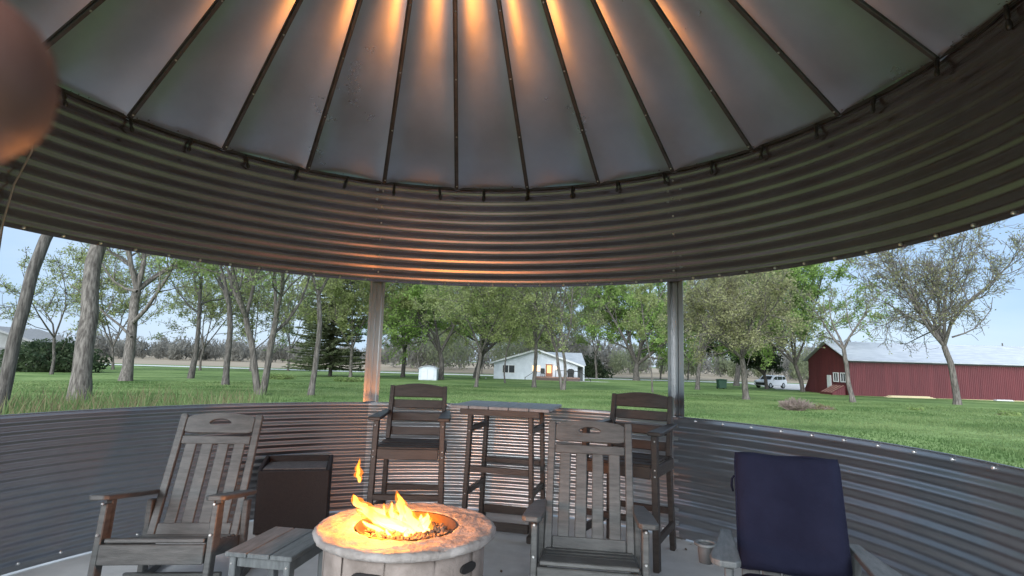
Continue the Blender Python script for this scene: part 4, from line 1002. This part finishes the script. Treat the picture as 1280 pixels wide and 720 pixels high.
# ------------------------------------------------------------------ red barn
BX, BY = 33.05, 54.6; BZ = gxy(BX, BY)-.05
bn = thing('barn', 'long red metal barn with a white roof and a gabled end', 'barn', (BX, BY, BZ), R_(-1.7))
EH, RH, BW, BL = 3.55, 5.35, 8.0, 46.0
tB = BRED.node_tree; nb = tB.nodes.new('ShaderNodeTexWave'); nb.inputs['Scale'].default_value = 3.6; nb.bands_direction = 'DIAGONAL'
tcB = tB.nodes.new('ShaderNodeTexCoord'); mpB = tB.nodes.new('ShaderNodeMapping'); mpB.inputs['Scale'].default_value = (1, 1, 0.0001)
bpB = tB.nodes.new('ShaderNodeBump'); bpB.inputs['Strength'].default_value = .5; bpB.inputs['Distance'].default_value = .05
tB.links.new(tcB.outputs['Object'], mpB.inputs[0]); tB.links.new(mpB.outputs[0], nb.inputs['Vector']); tB.links.new(nb.outputs['Fac'], bpB.inputs['Height'])
tB.links.new(bpB.outputs[0], tB.nodes['Principled BSDF'].inputs['Normal'])
MB().prism([(0, -.3), (BW, -.3), (BW, EH), (BW/2, RH-.05), (0, EH)], (0, 0, 0), (0, 1, 0), (0, 0, 1), (1, 0, 0), BL).build('wall', BRED, bn)
for y0, y1 in ((-.45, BW/2), (BW+.45, BW/2)):
    z0 = EH+.03-(.45)*(RH-EH)/(BW/2); b = MB(); b.prism([(y0, z0), (y1, RH), (y1, RH+.09), (y0, z0+.09)], (-.35, 0, 0), (0, 1, 0), (0, 0, 1), (1, 0, 0), BL+.7); b.build('roof', WROOF, bn)
MB().box((BL/2, -.04, EH-.22), (BL, .06, .16)).build('eave_trim', TRIMG, bn)
MB().box((BL/2, -.03, -.05), (BL, .04, .16)).build('base_board', PINE, bn)
def gwin(yc, zc, w, h):
    f = MB()
    for s in (-1, 1): f.box((-.03, yc+s*(w/2+.05), zc), (.08, .1, h+.2)); f.box((-.03, yc, zc+s*(h/2+.05)), (.079, w, .1))
    f.box((-.03, yc, zc), (.06, .06, h)); o_ = f.build('window', TRIM, bn); MB().box((-.012, yc, zc), (.02, w, h)).build('pane', GLASS, o_)
gwin(1.15, 1.75, .75, .75); gwin(2.45, 1.75, .75, .75)
MB().box((-.03, 3.75, .95), (.07, .75, 1.95)).build('door', TRIM, bn, .01)
b = MB(); b.prism([(BW-.02, 0), (BW+1.7, 0), (BW-.02, 2.0)], (.2, 0, 0), (0, 1, 0), (0, 0, 1), (1, 0, 0), 5); b.build('lean_to', BRED, bn)
ct = thing('cellar_hatch', 'sloping weathered wooden hatch below the barn windows', 'hatch', (BX-.35, BY+.3, BZ), R_(-1.7))
MB().prism([(0, 0), (-1.25, 0), (-1.25, .25), (0, .95)], (0, .0, 0), (1, 0, 0), (0, 0, 1), (0, 1, 0), 2.3).build('frame', BRED, ct)
b = MB()
for k in range(4): b.beam((.0, .3+.55*k, .985), (-1.28, .3+.55*k, .275), .14, .03, (0, 1, 0))
b.build('batten', WOOD, ct)
def plank(label, x, y, l, m, rz, w=.22, n=1):
    b = MB()
    for k in range(n): b.box((0, .05*k, .05+.06*k), (l*(1-.1*k), w, .05))
    o_ = b.build('plank', m, None, .005); o_.location = (x, y, gxy(x, y)); o_.rotation_euler = (0, 0, rz); tag(o_, label, 'plank', 'boards lying along the barn')
plank('yellow pine boards stacked on the grass at the near end of the barn', 37.3, 52.6, 4.6, PINE, .03, .5, 3)
plank('short white board on the grass left of the tall barn tree', 46.4, 53.0, 1.6, TRIM, -.04, .4, 2)
plank('long white board on the grass right of the tall barn tree', 50.6, 50.6, 3.6, TRIM, .05, .4, 2)

# ------------------------------------------------------------------ parked car, bin
cr = thing('parked_car', 'white sport utility vehicle parked on the gravel left of the barn', 'car', (34.3, 74.0, gxy(34.3, 74.0)+.012), R_(212))
body = [(-2.25, .35), (2.2, .35), (2.28, .6), (2.22, .92), (1.95, 1.02), (1.15, 1.10), (.55, 1.58), (.2, 1.68), (-1.7, 1.66), (-2.1, 1.2), (-2.28, 1.0), (-2.3, .6)]
MB().prism(body, (0, -.9, 0), (1, 0, 0), (0, 0, 1), (0, 1, 0), 1.8).build('body', CARW, cr, .07, seg=2)
for s in (-1, 1):
    for pl in ([(-.05, 1.10), (.85, 1.12), (.42, 1.5), (-.05, 1.56)], [(-1.15, 1.10), (-.13, 1.10), (-.13, 1.56), (-1.15, 1.56)], [(-2.0, 1.18), (-1.23, 1.10), (-1.23, 1.55), (-1.72, 1.54)]):
        MB().prism(pl, (0, s*.905, 0), (1, 0, 0), (0, 0, 1), (0, -s, 0), .03).build('window', GLASS, cr)
    for xx in (-1.4, 1.42):
        w_ = MB().tube([(xx, s*.70, .36), (xx, s*.93, .36)], .36, 20).build('wheel', TYRE, cr, .02)
        MB().tube([(xx, s*.925, .36), (xx, s*.945, .36)], [.23, .20], 14).build('rim', CHROME, w_)
    MB().box((2.25, s*.68, .85), (.08, .34, .14)).build('headlight', CHROME, cr, .02)
    MB().box((-2.27, s*.78, 1.0), (.08, .2, .3)).build('tail_light', mat('tail_red', (.35, .02, .02), .3), cr, .02)
    MB().box((.75, s*1.0, 1.12), (.1, .2, .14)).build('mirror', CARW, cr, .02)
ws = MB().prism([(-.74, 0), (.74, 0), (.66, .66), (-.66, .66)], (1.13, 0, 1.13), (0, 1, 0), (-.78, 0, .62), (.62, 0, .78), .03); ws.build('windscreen', GLASS, cr)
MB().box((2.27, 0, .58), (.06, 1.3, .34)).build('grille', BLACK, cr, .02)
bn_ = thing('wheelie_bin', 'dark green wheeled bin on the lawn right of the post', 'bin', (23.9, 63.5, gxy(23.9, 63.5)))
MB().prism([(-.4, .08), (.4, .08), (.48, .98), (-.48, .98)], (0, -.4, 0), (1, 0, 0), (0, 0, 1), (0, 1, 0), .8).build('body', GREENB, bn_, .04)
MB().prism([(-.52, .985), (.52, .985), (.48, 1.06), (0, 1.10), (-.48, 1.06)], (0, -.46, 0), (1, 0, 0), (0, 0, 1), (0, 1, 0), .95).build('lid', GREENB, bn_, .02)
for s in (-1, 1): MB().tube([(s*.3, .36, .12), (s*.42, .36, .12)], .12, 14).build('wheel', TYRE, bn_)
up_ = thing('utility_pole', 'thin wooden utility pole standing beyond the barn roof', 'pole', (97, 110, gz(150)))
MB().tube([(0, 0, 0), (0, 0, 9.0)], [.16, .11], 8).build('pole', BARK, up_); MB().box((0, 0, 8.4), (2.0, .1, .12)).build('crossarm', BARK, up_)

# ------------------------------------------------------------------ the photographer's hand, one finger over the edge of the lens
def hand():
    root = thing('hand', 'blurred fingertip of the hand holding the camera, in the upper left corner', 'hand', (0, 0, 0))
    V = []; E = []; Rd = []
    def chain(pts, rads, start=None):
        prev = start
        for p, r in zip(pts, rads):
            V.append(p); Rd.append(r); i = len(V)-1
            if prev is not None: E.append((prev, i))
            prev = i
        return prev
    z = 1.482
    chain([(-.175, -.075, z-.075), (-.165, -.045, z-.055)], [.026, .030]); palm = 1
    chain([(-.150, -.012, z-.020), (-.128, .018, z+.000), (-.100, .046, z+.001), (-.074, .056, z), (-.0508, .0585, z-.0008)], [.013, .0125, .0125, .0125, .0118], palm)
    chain([(-.152, -.005, z-.043), (-.128, .030, z-.035), (-.106, .040, z-.050), (-.112, .018, z-.062)], [.013, .0098, .009, .0078], palm)
    chain([(-.160, -.008, z-.066), (-.140, .022, z-.066), (-.120, .028, z-.080), (-.124, .008, z-.090)], [.012, .0092, .0085, .0072], palm)
    chain([(-.170, -.016, z-.088), (-.156, .008, z-.092), (-.140, .014, z-.103), (-.142, -.004, z-.110)], [.011, .008, .0074, .0064], palm)
    chain([(-.150, -.060, z-.045), (-.118, -.055, z-.035), (-.095, -.045, z-.030)], [.014, .011, .009], palm)
    chain([(-.185, -.12, z-.10), (-.195, -.20, z-.135)], [.028, .033], 0)
    me = bpy.data.meshes.new('hand'); me.from_pydata(V, E, []); me.materials.append(SKIN)
    o = bpy.data.objects.new('hand_skin', me); COL.objects.link(o); o.parent = root
    sk = o.modifiers.new('skin', 'SKIN'); sk.use_smooth_shade = True
    for i, sv in enumerate(me.skin_vertices[0].data): sv.radius = (Rd[i], Rd[i]); sv.use_root = (i == 0)
    ss = o.modifiers.new('sub', 'SUBSURF'); ss.levels = 2; ss.render_levels = 2
    b = MB(); b.lathe([(.001, .0014), (.0045, .0010), (.0056, .0)], 14); b.v = [(-.066+x*1.1, .0675+zz, z+y*.9) for x, y, zz in b.v]
    b.build('fingernail', NAIL, root, smooth=True)
hand()
